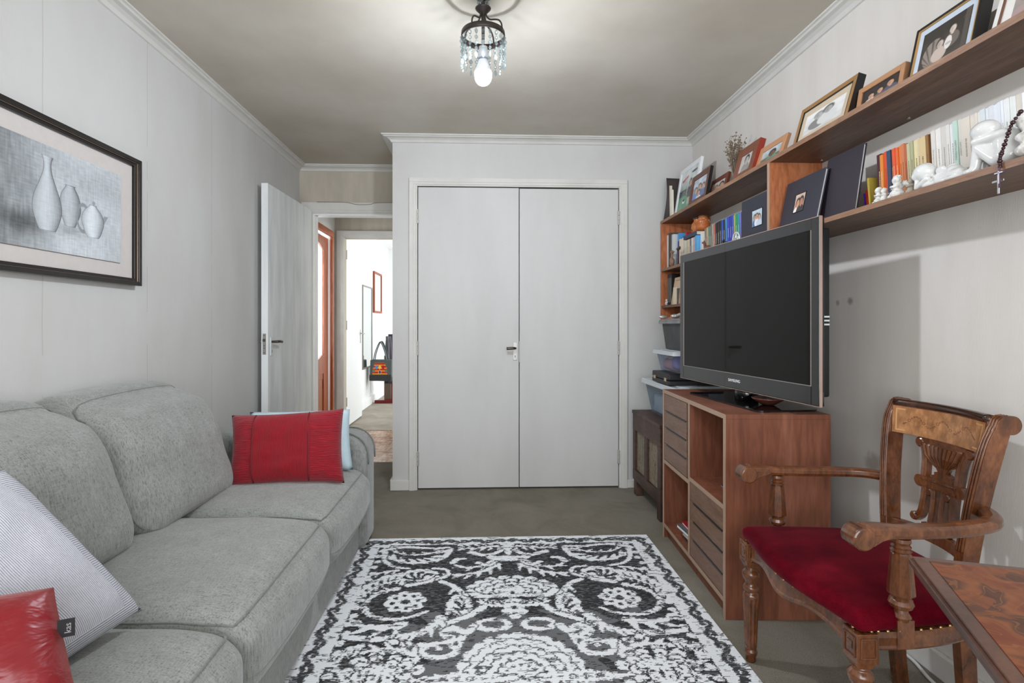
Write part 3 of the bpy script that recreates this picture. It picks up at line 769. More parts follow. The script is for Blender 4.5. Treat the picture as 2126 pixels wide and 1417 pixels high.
# ================================================================== PENCIL DRAWING in its frame on the left wall
FY0, FY1, FZ0, FZ1 = 1.28, 2.372, 1.320, 1.862
t = thing('framed_drawing', 'black framed pencil still life of vases and a teapot above the sofa', 'picture', (XL, (FY0 + FY1) / 2, FZ0))
for nm, (w0, w1), th, m in (('frame', (0, .016), .034, flat('#15110f', .25, 0, .6)), ('frame_step', (.014, .019), .028, flat('#6e6053', .25, .5)), ('frame_lip', (.018, .031), .022, flat('#181412', .3))):
    bm = BM()
    box(bm, XL + .004, XL + th, FY0 + w0, FY0 + w1, FZ0 + w0, FZ1 - w0); box(bm, XL + .004, XL + th, FY1 - w1, FY1 - w0, FZ0 + w0, FZ1 - w0)
    box(bm, XL + .004, XL + th, FY0 + w1, FY1 - w1, FZ0 + w0, FZ0 + w1); box(bm, XL + .004, XL + th, FY0 + w1, FY1 - w1, FZ1 - w1, FZ1 - w0)
    obj(nm, bm, m, t, bevel=.002)
obj('mount', bx(XL + .004, XL + .010, FY0 + .03, FY1 - .03, FZ0 + .03, FZ1 - .03), flat('#c9c4c0', .8), t)
def drawing(U, V):
    Y = 1.375 + U * .89; Z = 1.408 + V * .361
    rs = np.random.default_rng(3)
    base = .80 - .0 * U
    nz = lambda fx, fy, s: np.array([[noise.noise(Vector((y * fx, z * fy, s))) for y in Y[0]] for z in Z[:, 0]])
    st = nz(30, 160, 1) * .05 + nz(160, 20, 4) * .05 + nz(8, 8, 2) * .07
    base = .76 + st
    left = np.clip((1.95 - Y) / .32, 0, 1); base = base - .30 * left + .12 * nz(60, 12, 7) * left
    floor_ = np.clip((1.50 + (Y - 1.8) * .16 - Z) / .02, 0, 1); base = np.where(floor_ > 0, base + .02, base)
    base -= .25 * np.exp(-((Y - 1.80) / .09) ** 2 - ((Z - 1.49) / .035) ** 2)
    base -= .12 * np.exp(-((Y - 1.99) / .07) ** 2 - ((Z - 1.495) / .02) ** 2)
    def vessel(yc, prof, tone, base, sh=.22):
        zs0 = [p[0] for p in prof]; zf = np.linspace(0, 1, 60); tt_ = cr([(p[1], 0, p[0]) for p in prof], 8); zs = [p.z for p in tt_]; rs_ = [p.x for p in tt_]
        r = np.interp(Z, zs, rs_, left=0, right=0); dd = (Y - yc)
        inn = (np.abs(dd) < r) & (Z >= zs[0]) & (Z <= zs[-1]); q = dd / np.maximum(r, 1e-4)
        c = tone - sh * np.abs(q) ** 2.2 - .08 * q + st * .6
        base = np.where(inn, c, base)
        k_ = np.clip(1.3 - np.abs(np.abs(dd) - r) / .0015, 0, 1) * ((Z >= zs[0]) & (Z <= zs[-1]))
        k2 = inn * np.clip(1.2 - np.minimum(np.abs(Z - zs[0]), np.abs(zs[-1] - Z)) / .0016, 0, 1)
        k_ = np.maximum(k_, k2) * (.55 + .45 * (q > 0)); return base * (1 - k_) + .34 * k_
    base = vessel(1.995, [(1.508, .022), (1.53, .034), (1.57, .05), (1.62, .042), (1.65, .022), (1.657, .024)], .76, base)
    base = vessel(1.893, [(1.476, .034), (1.50, .047), (1.545, .062), (1.59, .056), (1.64, .034), (1.68, .018), (1.71, .016), (1.733, .024)], .80, base)
    sp = (np.abs((Y - 2.155) * .9 - (Z - 1.545) * .62) < .010) & (Z > 1.535) & (Z < 1.582); base = np.where(sp, .6, base)
    hd = np.abs(np.hypot((Y - 2.058) / .03, (Z - 1.552) / .05) - 1) < .14; base = np.where(hd, .58, base)
    base = vessel(2.108, [(1.486, .026), (1.50, .040), (1.545, .058), (1.58, .048), (1.605, .02), (1.611, .018)], .88, base, .26)
    base = np.where(np.hypot(Y - 2.112, Z - 1.620) < .008, .62, base)
    o = np.stack([base * .965, base * 1.0, base * 1.02], -1); return o
MP = ROOT[t.name].inverted() @ Matrix.Translation((XL + .0135, 1.375, 1.408)) @ Matrix(((0, 0, 1, 0), (1, 0, 0, 0), (0, 1, 0, 0), (0, 0, 0, 1)))
M_paper = attr_mat('pencil_paper', .7, .2, .25)
paint_grid('drawing', .89, .361, 620, 252, drawing, MP, M_paper, t)
obj('paper_backing', bx(XL + .0102, XL + .0132, 1.377, 2.263, 1.4065, 1.767), flat('#6b5f52', .8), t)

# ================================================================== RUG
RW, RL = 1.53, 2.30
RX0, RY1 = .130 - RW / 2, 2.872
def rug(U, V):
    # half pattern in metres: u = distance from the long axis, v = distance from the far edge
    nx, ny = U.shape[1], U.shape[0]
    cs_ = RW / (nx - 1); hw = nx // 2 + 3
    light = np.zeros((ny, hw)); 
    uu = np.arange(hw) * cs_; vv = (np.arange(ny)) * (RL / (ny - 1)); UU, VV = np.meshgrid(uu, vv)
    def disc(m, u, v, r, val=1):
        i0, i1 = int((u - r) / cs_), int((u + r) / cs_) + 2; j0, j1 = int((v - r) / cs_), int((v + r) / cs_) + 2
        i0, j0 = max(i0, 0), max(j0, 0)
        if i0 >= i1 or j0 >= j1: return
        s = m[j0:j1, i0:i1]; s[((UU[j0:j1, i0:i1] - u) ** 2 + (VV[j0:j1, i0:i1] - v) ** 2) < r * r] = val
    def stroke(pts, w0, w1=None, val=1, m=light, leaf=False):
        pp = cr([(a_, b_, 0) for a_, b_ in pts], 12); n_ = len(pp); w1 = w0 if w1 is None else w1
        if m is light and val == 1:
            for k, p in enumerate(pp): disc(m, p.x, p.y, max(w0 * .78 + (w1 * .78 - w0 * .78) * k / (n_ - 1), .003) + .0065, 0)
            w0, w1 = w0 * .78, w1 * .78
        for k, p in enumerate(pp):
            s = k / (n_ - 1); w_ = w0 + (w1 - w0) * s
            if leaf: w_ = w0 * math.sin(PI * min(.999, s * .92 + .04)) ** .8 + .003
            disc(m, p.x, p.y, w_, val)
            if k < n_ - 1:
                q = p.lerp(pp[k + 1], .5); disc(m, q.x, q.y, w_, val)
    def ell(u, v, a_, b_, val=1, m=light): m[(((UU - u) / a_) ** 2 + ((VV - v) / b_) ** 2) < 1] = val
    def flower(u, v, r, n_=8, core=True):
        disc(light, u, v, r * 1.16, 0)
        for k in range(n_):
            th = 2 * PI * k / n_ + .2; disc(light, u + r * .72 * math.cos(th), v + r * .72 * math.sin(th), r * .29)
        disc(light, u, v, r * .66)
        for k in range(n_):
            th = 2 * PI * k / n_ + .2; disc(light, u + r * .60 * math.cos(th), v + r * .60 * math.sin(th), r * .12, 0)
        for k in range(6):
            th = 2 * PI * k / 6; disc(light, u + r * .30 * math.cos(th), v + r * .30 * math.sin(th), r * .17)
        disc(light, u, v, r * .22, 0)
    def peony(u, v, r, s=1):
        ell(u, v, r * 1.05, r * 1.0, 0)
        for k in range(9):
            th = -PI * .95 + PI * 1.3 * k / 8; disc(light, u + r * .7 * math.cos(th) * s, v + r * .6 * math.sin(th), r * .27)
        disc(light, u, v, r * .66)
        for k in range(5):
            th = -PI * .8 + PI * 1.0 * k / 4; stroke([(u + r * .15 * math.cos(th), v + r * .1), (u + r * .42 * math.cos(th + .3) * s, v + r * .42 * math.sin(th + .3)), (u + r * .62 * math.cos(th) * s, v + r * .52 * math.sin(th))], .006, .011, 0)
        stroke([(u - r * .8 * s, v - r * .15), (u - r * .55 * s, v + r * .25), (u - r * .2 * s, v + r * .45), (u + r * .4 * s, v + r * .62)], .012, .020)
    def leafy(pts, w_, side=1, n_=6):
        pp = cr([(a_, b_, 0) for a_, b_ in pts], 12); L_ = len(pp)
        for k in range(n_):
            i = int((k + .5) / n_ * (L_ - 2)); p, q = pp[i], pp[i + 1]; d = (q - p).normalized(); nr = Vector((-d.y, d.x, 0)) * side
            e = p + nr * w_ * (1.7 - .9 * k / n_) + d * w_ * 1.0
            stroke([(p.x, p.y), ((p.x + e.x) / 2 - d.x * w_ * .15, (p.y + e.y) / 2 - d.y * w_ * .15), (e.x, e.y)], w_ * .66, w_ * .12)
        for k, p in enumerate(pp): disc(light, p.x, p.y, w_ * (.42 - .2 * k / L_))
    def fan(u, v, r, n_, rings, sq=1.0, a0=0.0, a1=1.0, pet=.16):
        for q in range(rings):
            rr_ = r * (1 - q / rings * .86); m_ = max(3, int(n_ * (1 - q / rings * .6)))
            for k in range(m_ + 1):
                th = PI * (a0 + (a1 - a0) * (k + .5 * (q % 2)) / m_); cu_, cv_ = u + rr_ * math.cos(th), v - rr_ * sq * math.sin(th); ps = r * pet * (1 - .35 * q / rings)
                disc(light, cu_, cv_, ps + .006, 0)
            for k in range(m_ + 1):
                th = PI * (a0 + (a1 - a0) * (k + .5 * (q % 2)) / m_); c_, s_ = math.cos(th), -math.sin(th) * sq; ps = r * pet * (1 - .35 * q / rings)
                for z_ in range(5): disc(light, u + (rr_ - ps * .5 * z_) * c_, v + (rr_ - ps * .5 * z_) * s_, ps * (1 - .16 * z_))
                disc(light, u + rr_ * c_ * .93, v + rr_ * s_ * .93, ps * .28, 0)
    rep = 1.02                                                   # the design mirrors about the rug centre line v = 1.15
    # --- main field
    leafy([(.02, .115), (.09, .125), (.17, .14), (.25, .135)], .030, 1, 5); leafy([(.25, .10), (.16, .09), (.07, .085)], .020, -1, 5)
    stroke([(0, .10), (0, .16), (0, .235)], .05, .012); stroke([(.03, .17), (.07, .21), (.12, .225), (.19, .19)], .014, .022)
    stroke([(.012, .25), (.05, .27), (.085, .25)], .02, .03); ell(.0, .265, .075, .03)
    for k in range(5): disc(light, .03 + k * .045, .115 + (k % 2) * .02, .007, 0)
    leafy([(.291, .150), (.315, .235), (.37, .285), (.45, .300), (.53, .278), (.60, .215)], .036, -1, 7)
    stroke([(.30, .13), (.40, .135), (.50, .115), (.60, .12)], .012, .02); leafy([(.33, .16), (.42, .205), (.52, .20), (.585, .155)], .020, -1, 5)
    stroke([(.62, .10), (.615, .20), (.60, .27), (.55, .335), (.47, .36)], .020, .010)
    stroke([(.58, .13), (.635, .15)], .016, .016)
    leafy([(.085, .295), (.12, .335), (.19, .36), (.25, .335), (.27, .29)], .026, 1, 5); stroke([(.27, .30), (.25, .265), (.215, .262)], .022, .012)
    leafy([(.05, .33), (.13, .40), (.22, .43), (.31, .42)], .030, 1, 6); stroke([(.15, .31), (.10, .34), (.06, .30)], .018, .008)
    peony(.415, .455, .105); stroke([(.33, .47), (.285, .43), (.30, .375), (.36, .36)], .013, .012)
    stroke([(.315, .49), (.255, .535), (.205, .62), (.185, .70), (.215, .785), (.29, .85)], .016, .022)
    leafy([(.255, .535), (.21, .61), (.19, .70), (.215, .785)], .030, -1, 4)
    leafy([(.235, .62), (.262, .68), (.262, .745), (.30, .80)], .032, 1, 4)
    stroke([(.115, .695), (.16, .755), (.22, .80), (.30, .845)], .022, .016)
    stroke([(.29, .79), (.34, .87), (.43, .912), (.54, .918), (.63, .905)], .030, .018); leafy([(.29, .80), (.36, .88), (.48, .905)], .032, 1, 4)
    flower(.447, .66, .088)
    stroke([(.50, .55), (.57, .585), (.607, .65), (.60, .72), (.55, .77), (.47, .79), (.39, .765), (.35, .735)], .022, .010)
    leafy([(.51, .555), (.58, .60), (.607, .67), (.585, .735)], .020, -1, 5)
    leafy([(.43, .825), (.50, .845), (.58, .835), (.64, .785)], .042, 1, 4)
    leafy([(.49, .415), (.56, .435), (.625, .51), (.655, .60), (.66, .70)], .034, 1, 8)
    leafy([(.50, .47), (.57, .51), (.62, .58), (.64, .66)], .016, 1, 7)
    leafy([(.52, .375), (.58, .39), (.645, .43), (.67, .50)], .020, 1, 5)
    # palmette in the middle
    fan(0, .605, .185, 9, 4, .72, .02, .98)
    stroke([(0, .60), (.08, .63), (.15, .62), (.18, .585)], .020, .024); stroke([(0, .66), (.06, .675), (.13, .655)], .016, .010); leafy([(.02, .70), (.08, .705), (.15, .67)], .022, -1, 4)
    ell(.07, .645, .03, .010, 0); disc(light, 0, .60, .045); disc(light, 0, .72, .040); disc(light, .03, .75, .022); disc(light, 0, .785, .022); disc(light, 0, .60, .012, 0); disc(light, 0, .72, .012, 0)
    ell(.088, .842, .072, .047); ell(.088, .838, .045, .022, 0)
    stroke([(.165, .85), (.19, .89), (.24, .86), (.27, .895), (.235, .93)], .020, .026); leafy([(.20, .92), (.28, .955), (.38, .96), (.47, .93)], .030, 1, 6)
    ell(.282, .998, .075, .050); ell(.282, .996, .046, .026, 0); disc(light, .282, .985, .012)
    fan(0, 1.15, .195, 12, 5, 1.15, .02, .98)
    fan(.46, 1.10, .115, 10, 3, .85, 0, 2, .22)
    leafy([(.36, 1.02), (.44, .985), (.53, .99), (.60, 1.03)], .028, -1, 6); leafy([(.56, .96), (.63, 1.0), (.645, 1.08)], .030, 1, 5)
    leafy([(.02, 1.15), (.20, 1.13), (.34, 1.15)], .026, 1, 7); leafy([(.58, 1.14), (.62, 1.06), (.60, .99)], .020, 1, 4)
    # --- edges
    light[(UU > .655) & (UU < .672)] = 1; light[(VV > .080) & (VV < .092) & (UU < .672)] = 1
    for k in range(18):
        v0 = .10 + k * .06; disc(light, .640 - .006 * (k % 2), v0, .017)
    light[(UU > .666)] = 1; light[(VV < .082)] = 1
    # dark scrolls in the border
    dark = np.zeros_like(light)
    def scroll(c, d_, n_, fl, place):
        for r0, r1, sg in ((.026, .006, 1),):
            pts = []
            for k in range(15):
                th = k / 14 * 2 * PI * .92; r_ = r0 + (r1 - r0) * k / 14
                pts.append(place(c + sg * r_ * math.cos(th) * 1.25, fl * r_ * math.sin(th) * 1.0))
            for a_, b_ in pts: disc(dark, a_, b_, .0095)
            for (a0, b0), (a1, b1) in zip(pts, pts[1:]): disc(dark, (a0 + a1) / 2, (b0 + b1) / 2, .0095)
    for k in range(20):
        c = .07 + k * .072; scroll(c, 0, 0, 1 if k % 2 else -1, lambda s, o_: (.719 + o_, s))
        stroke([(.719 + (.018 if k % 2 else -.018), c + .02), (.719, c + .045), (.719 - (.018 if k % 2 else -.018), c + .065)], .008, .010, 1, dark)
        if k % 4 == 2: disc(dark, .716, c + .036, .018)
    for k in range(11):
        c = .03 + k * .066; scroll(c, 0, 0, 1 if k % 2 else -1, lambda s, o_: (s, .052 + o_ * .85))
        stroke([(c + .02, .052 + (.014 if k % 2 else -.014)), (c + .036, .05), (c + .05, .052 - (.014 if k % 2 else -.014))], .007, .007, 1, dark)
        if k % 4 == 1: stroke([(c + .03, .072), (c + .036, .045), (c + .042, .034)], .014, .006, 1, dark)
    # --- mirror near half to far half
    half = (ny - 1) // 2
    light[ny - 1 - np.arange(half + 1)] = light[:half + 1]; dark[ny - 1 - np.arange(half + 1)] = dark[:half + 1]
    full = lambda m: np.concatenate([m[:, 1:nx // 2 + 1][:, ::-1], m[:, :nx - nx // 2]], 1)[:, :nx]
    Lf, Df = full(light), full(dark)
    # woven raggedness: short dashes shift sideways
    rr = np.random.default_rng(8); sh = np.zeros((ny, nx), int); sv = np.zeros((ny, nx), int); dash = np.zeros((ny, nx))
    for j in range(ny):
        i = 0
        while i < nx:
            l_ = rr.integers(2, 8); sh[j, i:i + l_] = rr.integers(-1, 2); sv[j, i:i + l_] = rr.integers(-1, 2); dash[j, i:i + l_] = rr.random(); i += l_
    J, I = np.mgrid[0:ny, 0:nx]; Ls = Lf[np.clip(J + sv, 0, ny - 1), np.clip(I + sh, 0, nx - 1)]; Ds = Df[np.clip(J + sv, 0, ny - 1), np.clip(I + sh, 0, nx - 1)]
    lum = np.where(dash > .82, .44, np.where(dash > .42, .20, .29)); lum = np.where((J % 3 == 0) & (dash < .7), lum * .72, lum)
    cu = np.abs((I - nx // 2) * cs_); cv = J * RL / (ny - 1)
    w_n = np.array([[noise.noise(Vector((i_ * .03, j_ * .05, 9))) for i_ in range(nx)] for j_ in range(ny)]); plain = (np.abs(cv - 1.15) < .37 + w_n * .10) & (cu < .38 + w_n * .22)
    lum = np.where(plain, np.where(dash > .90, .16, .43), lum)
    sheen = .93 + .03 * (rr.random((ny, nx)) - .5) - .05 * (J % 3 == 0)
    sp_ = np.array([[noise.noise(Vector((i_ * .05, j_ * .16, 3))) for i_ in range(nx)] for j_ in range(ny)])
    Lm = np.where((dash > .93) & (sp_ > -.05), .42, np.where((sp_ > .30) & (dash > .45), .36, sheen))
    lum = np.where(Ls > .5, Lm, lum); lum = np.where(Ds > .5, np.where(dash > .8, .5, .27), lum)
    lum = lum[::-1]                                            # V grows towards the far edge
    return np.stack([lum * .985, lum * 1.0, lum * 1.012], -1)
t = thing('area_rug', 'large black grey and ivory patterned rug with scrolling flowers beside the sofa', 'rug', (.13, RY1 - RL / 2, 0))
M_rug = attr_mat('woven_rug', .95, .1, 0, .003)
paint_grid('pile', RW, RL, 511, 767, rug, ROOT[t.name].inverted() @ Matrix.Translation((RX0, RY1 - RL, .0092)), M_rug, t)
obj('backing', bx(RX0, RX0 + RW, RY1 - RL, RY1, .0005, .009), flat('#c9ccce', .95), t)

# ================================================================== TV CABINET
ca = -math.atan(.039 / .831)
t = thing('tv_cabinet', 'reddish brown wooden cabinet with drawers and open cubes under the television', 'cabinet', (.949, 2.043, 0), ca)
CW, CD, CH = .832, .41, .802
obj('side_panel', bx(0, CD, 0, .019, 0, CH - .019), M_unit, t, local=True, bevel=.001)
obj('side_panel', bx(0, CD, CW - .019, CW, 0, CH - .019), M_unit, t, local=True, bevel=.001)
obj('top_panel', bx(0, CD, 0, CW, CH - .019, CH), M_unit, t, local=True, bevel=.0012)
obj('divider', bx(.002, CD - .02, .4065, .4255, .078, CH - .019), M_unit, t, local=True)
obj('shelf', bx(.002, CD - .02, .019, .4065, .424, .443), M_unit, t, local=True); obj('shelf', bx(.002, CD - .02, .4255, CW - .019, .405, .424), M_unit, t, local=True)
obj('bottom_panel', bx(.002, CD - .01, .019, CW - .019, .06, .079), M_unit, t, local=True)
obj('plinth', bx(.022, .04, .019, CW - .019, 0, .06), M_unit, t, local=True)
obj('back_panel', bx(CD - .02, CD - .008, .019, CW - .019, .079, CH - .019), M_unit, t, local=True)
bm = BM()                                          # pale front edging
for a_ in ((0, .019, 0, CH - .019), (CW - .019, CW, 0, CH - .019), (.4065, .4255, .079, CH - .019)): box(bm, -.0015, .0008, *a_)
box(bm, -.0015, .0008, 0, CW, CH - .019, CH); box(bm, -.0005, .0025, .019, .4065, .424, .443); box(bm, -.0005, .0025, .4255, CW - .019, .405, .424); box(bm, 0, .003, .019, CW - .019, .06, .079)
obj('edge_band', bm, M_edge, t, local=True)
def drawers(y0, y1, z0, z1):
    n = 4; hh = (z1 - z0) / n
    for k in range(n):
        d = obj('drawer', bx(.001, .33, y0 + .003, y1 - .003, z0 + k * hh + .0012, z0 + (k + 1) * hh - .0012), M_unitf, t, local=True, bevel=.001)
        if k < n - 1:
            obj('finger_slot', bx(-.0006, .003, y0 + .012, y1 - .045, z0 + (k + 1) * hh - .0065, z0 + (k + 1) * hh + .001), M_black, d, local=True)
drawers(.450, CW - .019, .426, CH - .021)
drawers(.019, .4065, .081, .423)
# books and magazines in the open lower cube
mc = (('magazine', '#2f8f5c', '#e8efe6', .010, 0, 'green covered magazine at the bottom of the pile in the cabinet'), ('paperback', '#d8d6cf', '#e6e2d6', .024, .01, 'pale thick paperback second from the bottom of the pile in the cabinet'),
      ('magazine', '#c9722e', '#e8e2d0', .012, .006, 'orange spined booklet in the middle of the pile in the cabinet'), ('magazine', '#5c6064', '#eeeeec', .016, -.014, 'grey covered white edged magazine in the cabinet pile'),
      ('magazine', '#a31f28', '#f2f2f0', .012, .002, 'red covered magazine with a blue picture on top of the cabinet pile'))
Mc = ROOT[t.name]; zz = .0795
for k, (nm, c_, e_, th, dx, lb) in enumerate(mc):
    M_ = Mc @ Matrix.Translation((.035 + dx, .475, zz)) @ Matrix.Rotation(math.radians((-6, 3, -2, 5, 1)[k]), 4, 'Z')
    b_ = thing(nm, lb, 'magazine' if nm == 'magazine' else 'book', group='reading pile in the cabinet', M=M_)
    obj('pages', bx(.003, .20, .002, .148, .001, th - .002), flat(e_, .8), b_, local=True)
    obj('cover', box(bx(0, .205, 0, .15, th - .002, th), 0, .205, 0, .15, 0, .001), flat(c_, .35), b_, local=True)
    if k == 4: obj('cover_picture', bx(.03, .14, .03, .12, th, th + .0006), flat('#1d2470', .4), b_, local=True)
    zz += th + .0006
# little steel bowl
t2 = thing('metal_bowl', 'small steel bowl with a ring handle on the open shelf of the cabinet', 'bowl', tuple(Mc @ Vector((.075, .10, .4435))))
pr = [(.0, .0), (.018, .001), (.022, .012), (.034, .030), (.044, .046), (.050, .048), (.044, .0485), (.032, .032), (.018, .014), (0, .010)]
obj('body', lathe(BM(), pr, (0, 0, 0), 28), flat('#aaaca8', .22, .9), t2, local=True, smooth=True)
obj('ring_handle', tube(BM(), cr([(-.012 + 0, -.0 + .014 * math.cos(q), .060 + .014 * math.sin(q)) for q in [k * PI / 5 for k in range(10)]], 3, True) , .0016, 6), flat('#b5b5b0', .25, .9), t2, local=True, smooth=True)

# ================================================================== TELEVISION
near = Vector((1.190, 1.882, 0)); far = Vector((1.105, 2.883, 0))
dirv = (near - far).normalized()                       # local x: left (far) to right (near) as seen from the room
nv = Vector((0, 0, 1)).cross(dirv)                     # into the wall side?
if nv.x > 0: nv = -nv                                  # local y = towards the room is -nv ; keep nv pointing to the room
SWd, Z0, Z1 = (near - far).length, .930, 1.494
MTV = Matrix(((dirv.x, -nv.x, 0, far.x), (dirv.y, -nv.y, 0, far.y), (0, 0, 1, 0), (0, 0, 0, 1)))   # x along the screen, y away from the room, z up
cx = SWd / 2
MB_ = MTV @ Matrix.Translation((cx, .06, CH + .001))
t = thing('television', 'large black flat screen television on a glossy swivel base on the cabinet', 'television', M=MB_)
def T(x0, x1, y0, y1, z0, z1): return bx(x0 - cx, x1 - cx, y0 - .06, y1 - .06, z0 - CH - .001, z1 - CH - .001)
M_bez = flat('#1b1b1d', .18, 0, .6); M_bez.node_tree.nodes['Principled BSDF'].inputs['Coat Weight'].default_value = .4
OZ0, OZ1, SB = .861, 1.537, .040
bm = BM()
def Tb(bm, x0, x1, y0, y1, z0, z1): box(bm, x0 - cx, x1 - cx, y0 - .06, y1 - .06, z0 - CH - .001, z1 - CH - .001)
Tb(bm, -SB, 0, 0, .022, OZ0, OZ1); Tb(bm, SWd, SWd + SB, 0, .022, OZ0, OZ1); Tb(bm, 0, SWd, 0, .022, OZ0, Z0); Tb(bm, 0, SWd, 0, .022, Z1, OZ1)
bz = obj('bezel', bm, M_bez, t, local=True, bevel=.003)
bm = BM(); e = .0022
Tb(bm, -SB - e, SWd + SB + e, .002, .012, OZ0 - e, OZ0); Tb(bm, -SB - e, SWd + SB + e, .002, .012, OZ1, OZ1 + e); Tb(bm, -SB - e, -SB, .002, .012, OZ0, OZ1); Tb(bm, SWd + SB, SWd + SB + e, .002, .012, OZ0, OZ1)
obj('edge_trim', bm, flat('#b59c90', .3, .3), t, local=True)
bm = BM(); Tb(bm, SWd - .003, SWd, -.0006, .003, Z0, Z1 + .001); Tb(bm, 0, SWd, -.0006, .003, Z0 - .001, Z0 + .0015); Tb(bm, 0, .003, -.0006, .003, Z0, Z1)
obj('screen_edge', bm, flat('#8c8580', .3), t, local=True)
a = Nd('tv_screen'); a.col(a.ramp(a.noise(a.map((300, 300, 300)), 1, 1), [(.3, '#11100f'), (.7, '#191816')])); a.set(Roughness=.045, Specular_IOR_Level=.16, Coat_Weight=0)
obj('screen', T(0, SWd, .003, .02, Z0, Z1), a.m, t, local=True)
obj('rear_casing', T(-.012, SWd + .016, .022, .062, OZ0 + .03, OZ1 - .035), flat('#0e0f12', .5), t, local=True, bevel=.006)
bm = BM()
for k in range(3): Tb(bm, SWd + .016, SWd + .019, .026, .058, 1.150 + k * .014, 1.156 + k * .014)
obj('side_buttons', bm, flat('#c9cfd0', .4), t, local=True)
bmt = text_bm('SAMSUNG', .0185, .0005); bmt.transform(Matrix.Diagonal((1.15, 1, 1, 1))); bmt.transform(Matrix.Translation((0, -.0605, (OZ0 + Z0) / 2 + .001 - CH)) @ Matrix.Rotation(PI / 2, 4, 'X'))
obj('maker_lettering', bmt, flat('#e8e8e8', .4), t, local=True)
bm = lathe(BM(), [(.050, .006), (.050, .062), (.046, .064)], (0, .0, 0), 32)
lathe(bm, [(.040, .064), (.040, .12)], (0, 0, 0), 32)
obj('swivel_pole', bm, flat('#08080a', .08, 0, .8), t, local=True, smooth=True)
bm = BM(); pts = []
for sx_, sy_ in ((1, 1), (-1, 1), (-1, -1), (1, -1)):
    for k in range(7):
        th = (0 if (sx_, sy_) == (1, 1) else PI / 2 if (sx_, sy_) == (-1, 1) else PI if (sx_, sy_) == (-1, -1) else 1.5 * PI) + k / 6 * PI / 2
        pts.append((sx_ * .27 + .03 * math.cos(th), sy_ * .105 + .03 * math.sin(th)))
prism(bm, pts, 'z', 0, .007)
obj('glass_base', bm, flat('#0b0b0c', .03, 0, .9), t, local=True)
# bowl on the base
p = MB_ @ Vector((.16, -.0, .0085))
solo('bowl', lathe(BM(), [(0, 0), (.025, .0), (.035, .006), (.060, .022), (.066, .030), (.060, .030), (.035, .012), (0, .008)], tuple(p), 28), flat('#5c3327', .12, .2), 'small glossy dark red brown bowl on the glass base of the television', 'bowl', smooth=True)

# ================================================================== DARK CHEST
t = thing('wooden_chest', 'dark oak panelled chest behind the cabinet carrying the plastic boxes', 'chest', (1.25, 3.35, 0))
qx, q0, q1, zt = 1.035, 3.06, 3.625, .570
obj('lid', bx(qx - .004, 1.47, q0, q1 + .004, zt - .022, zt), M_chest, t, bevel=.003)
bm = BM(); box(bm, qx, qx + .022, q0, q1, .44, zt - .022); box(bm, qx, qx + .022, q0, q1, .10, .17)
for a_, b_ in ((q0, q0 + .055), ((q0 + q1) / 2 - .025, (q0 + q1) / 2 + .03), (q1 - .05, q1)): box(bm, qx + .001, qx + .022, a_, b_, .17, .44)
obj('front_frame', bm, M_chest, t, bevel=.003)
obj('body', bx(qx + .03, 1.465, q0 + .005, q1 - .003, .10, zt - .022), M_chest, t)
a = Nd('mottled_panel'); n = a.noise(a.map((9, 9, 3.5)), 3, 6, .7, 2); a.col(a.ramp(n, [(.3, '#3c2a20'), (.42, '#7a5a3c'), (.52, '#8f8a78'), (.62, '#5d5a4c'), (.75, '#8a6a4a')])); a.set(Roughness=.6)
for a_, b_ in ((q0 + .055, (q0 + q1) / 2 - .025), ((q0 + q1) / 2 + .03, q1 - .05)):
    obj('front_panel', bx(qx + .016, qx + .029, a_ + .004, b_ - .004, .172, .438), a.m, t)
for a_ in (q0 + .01, q1 - .075): obj('foot', bx(qx + .004, qx + .05, a_, a_ + .06, 0, .10), M_chest, t, bevel=.003)
for a_ in (q0 + .01, q1 - .075): obj('foot', bx(1.41, 1.46, a_, a_ + .06, 0, .10), M_chest, t, bevel=.003)

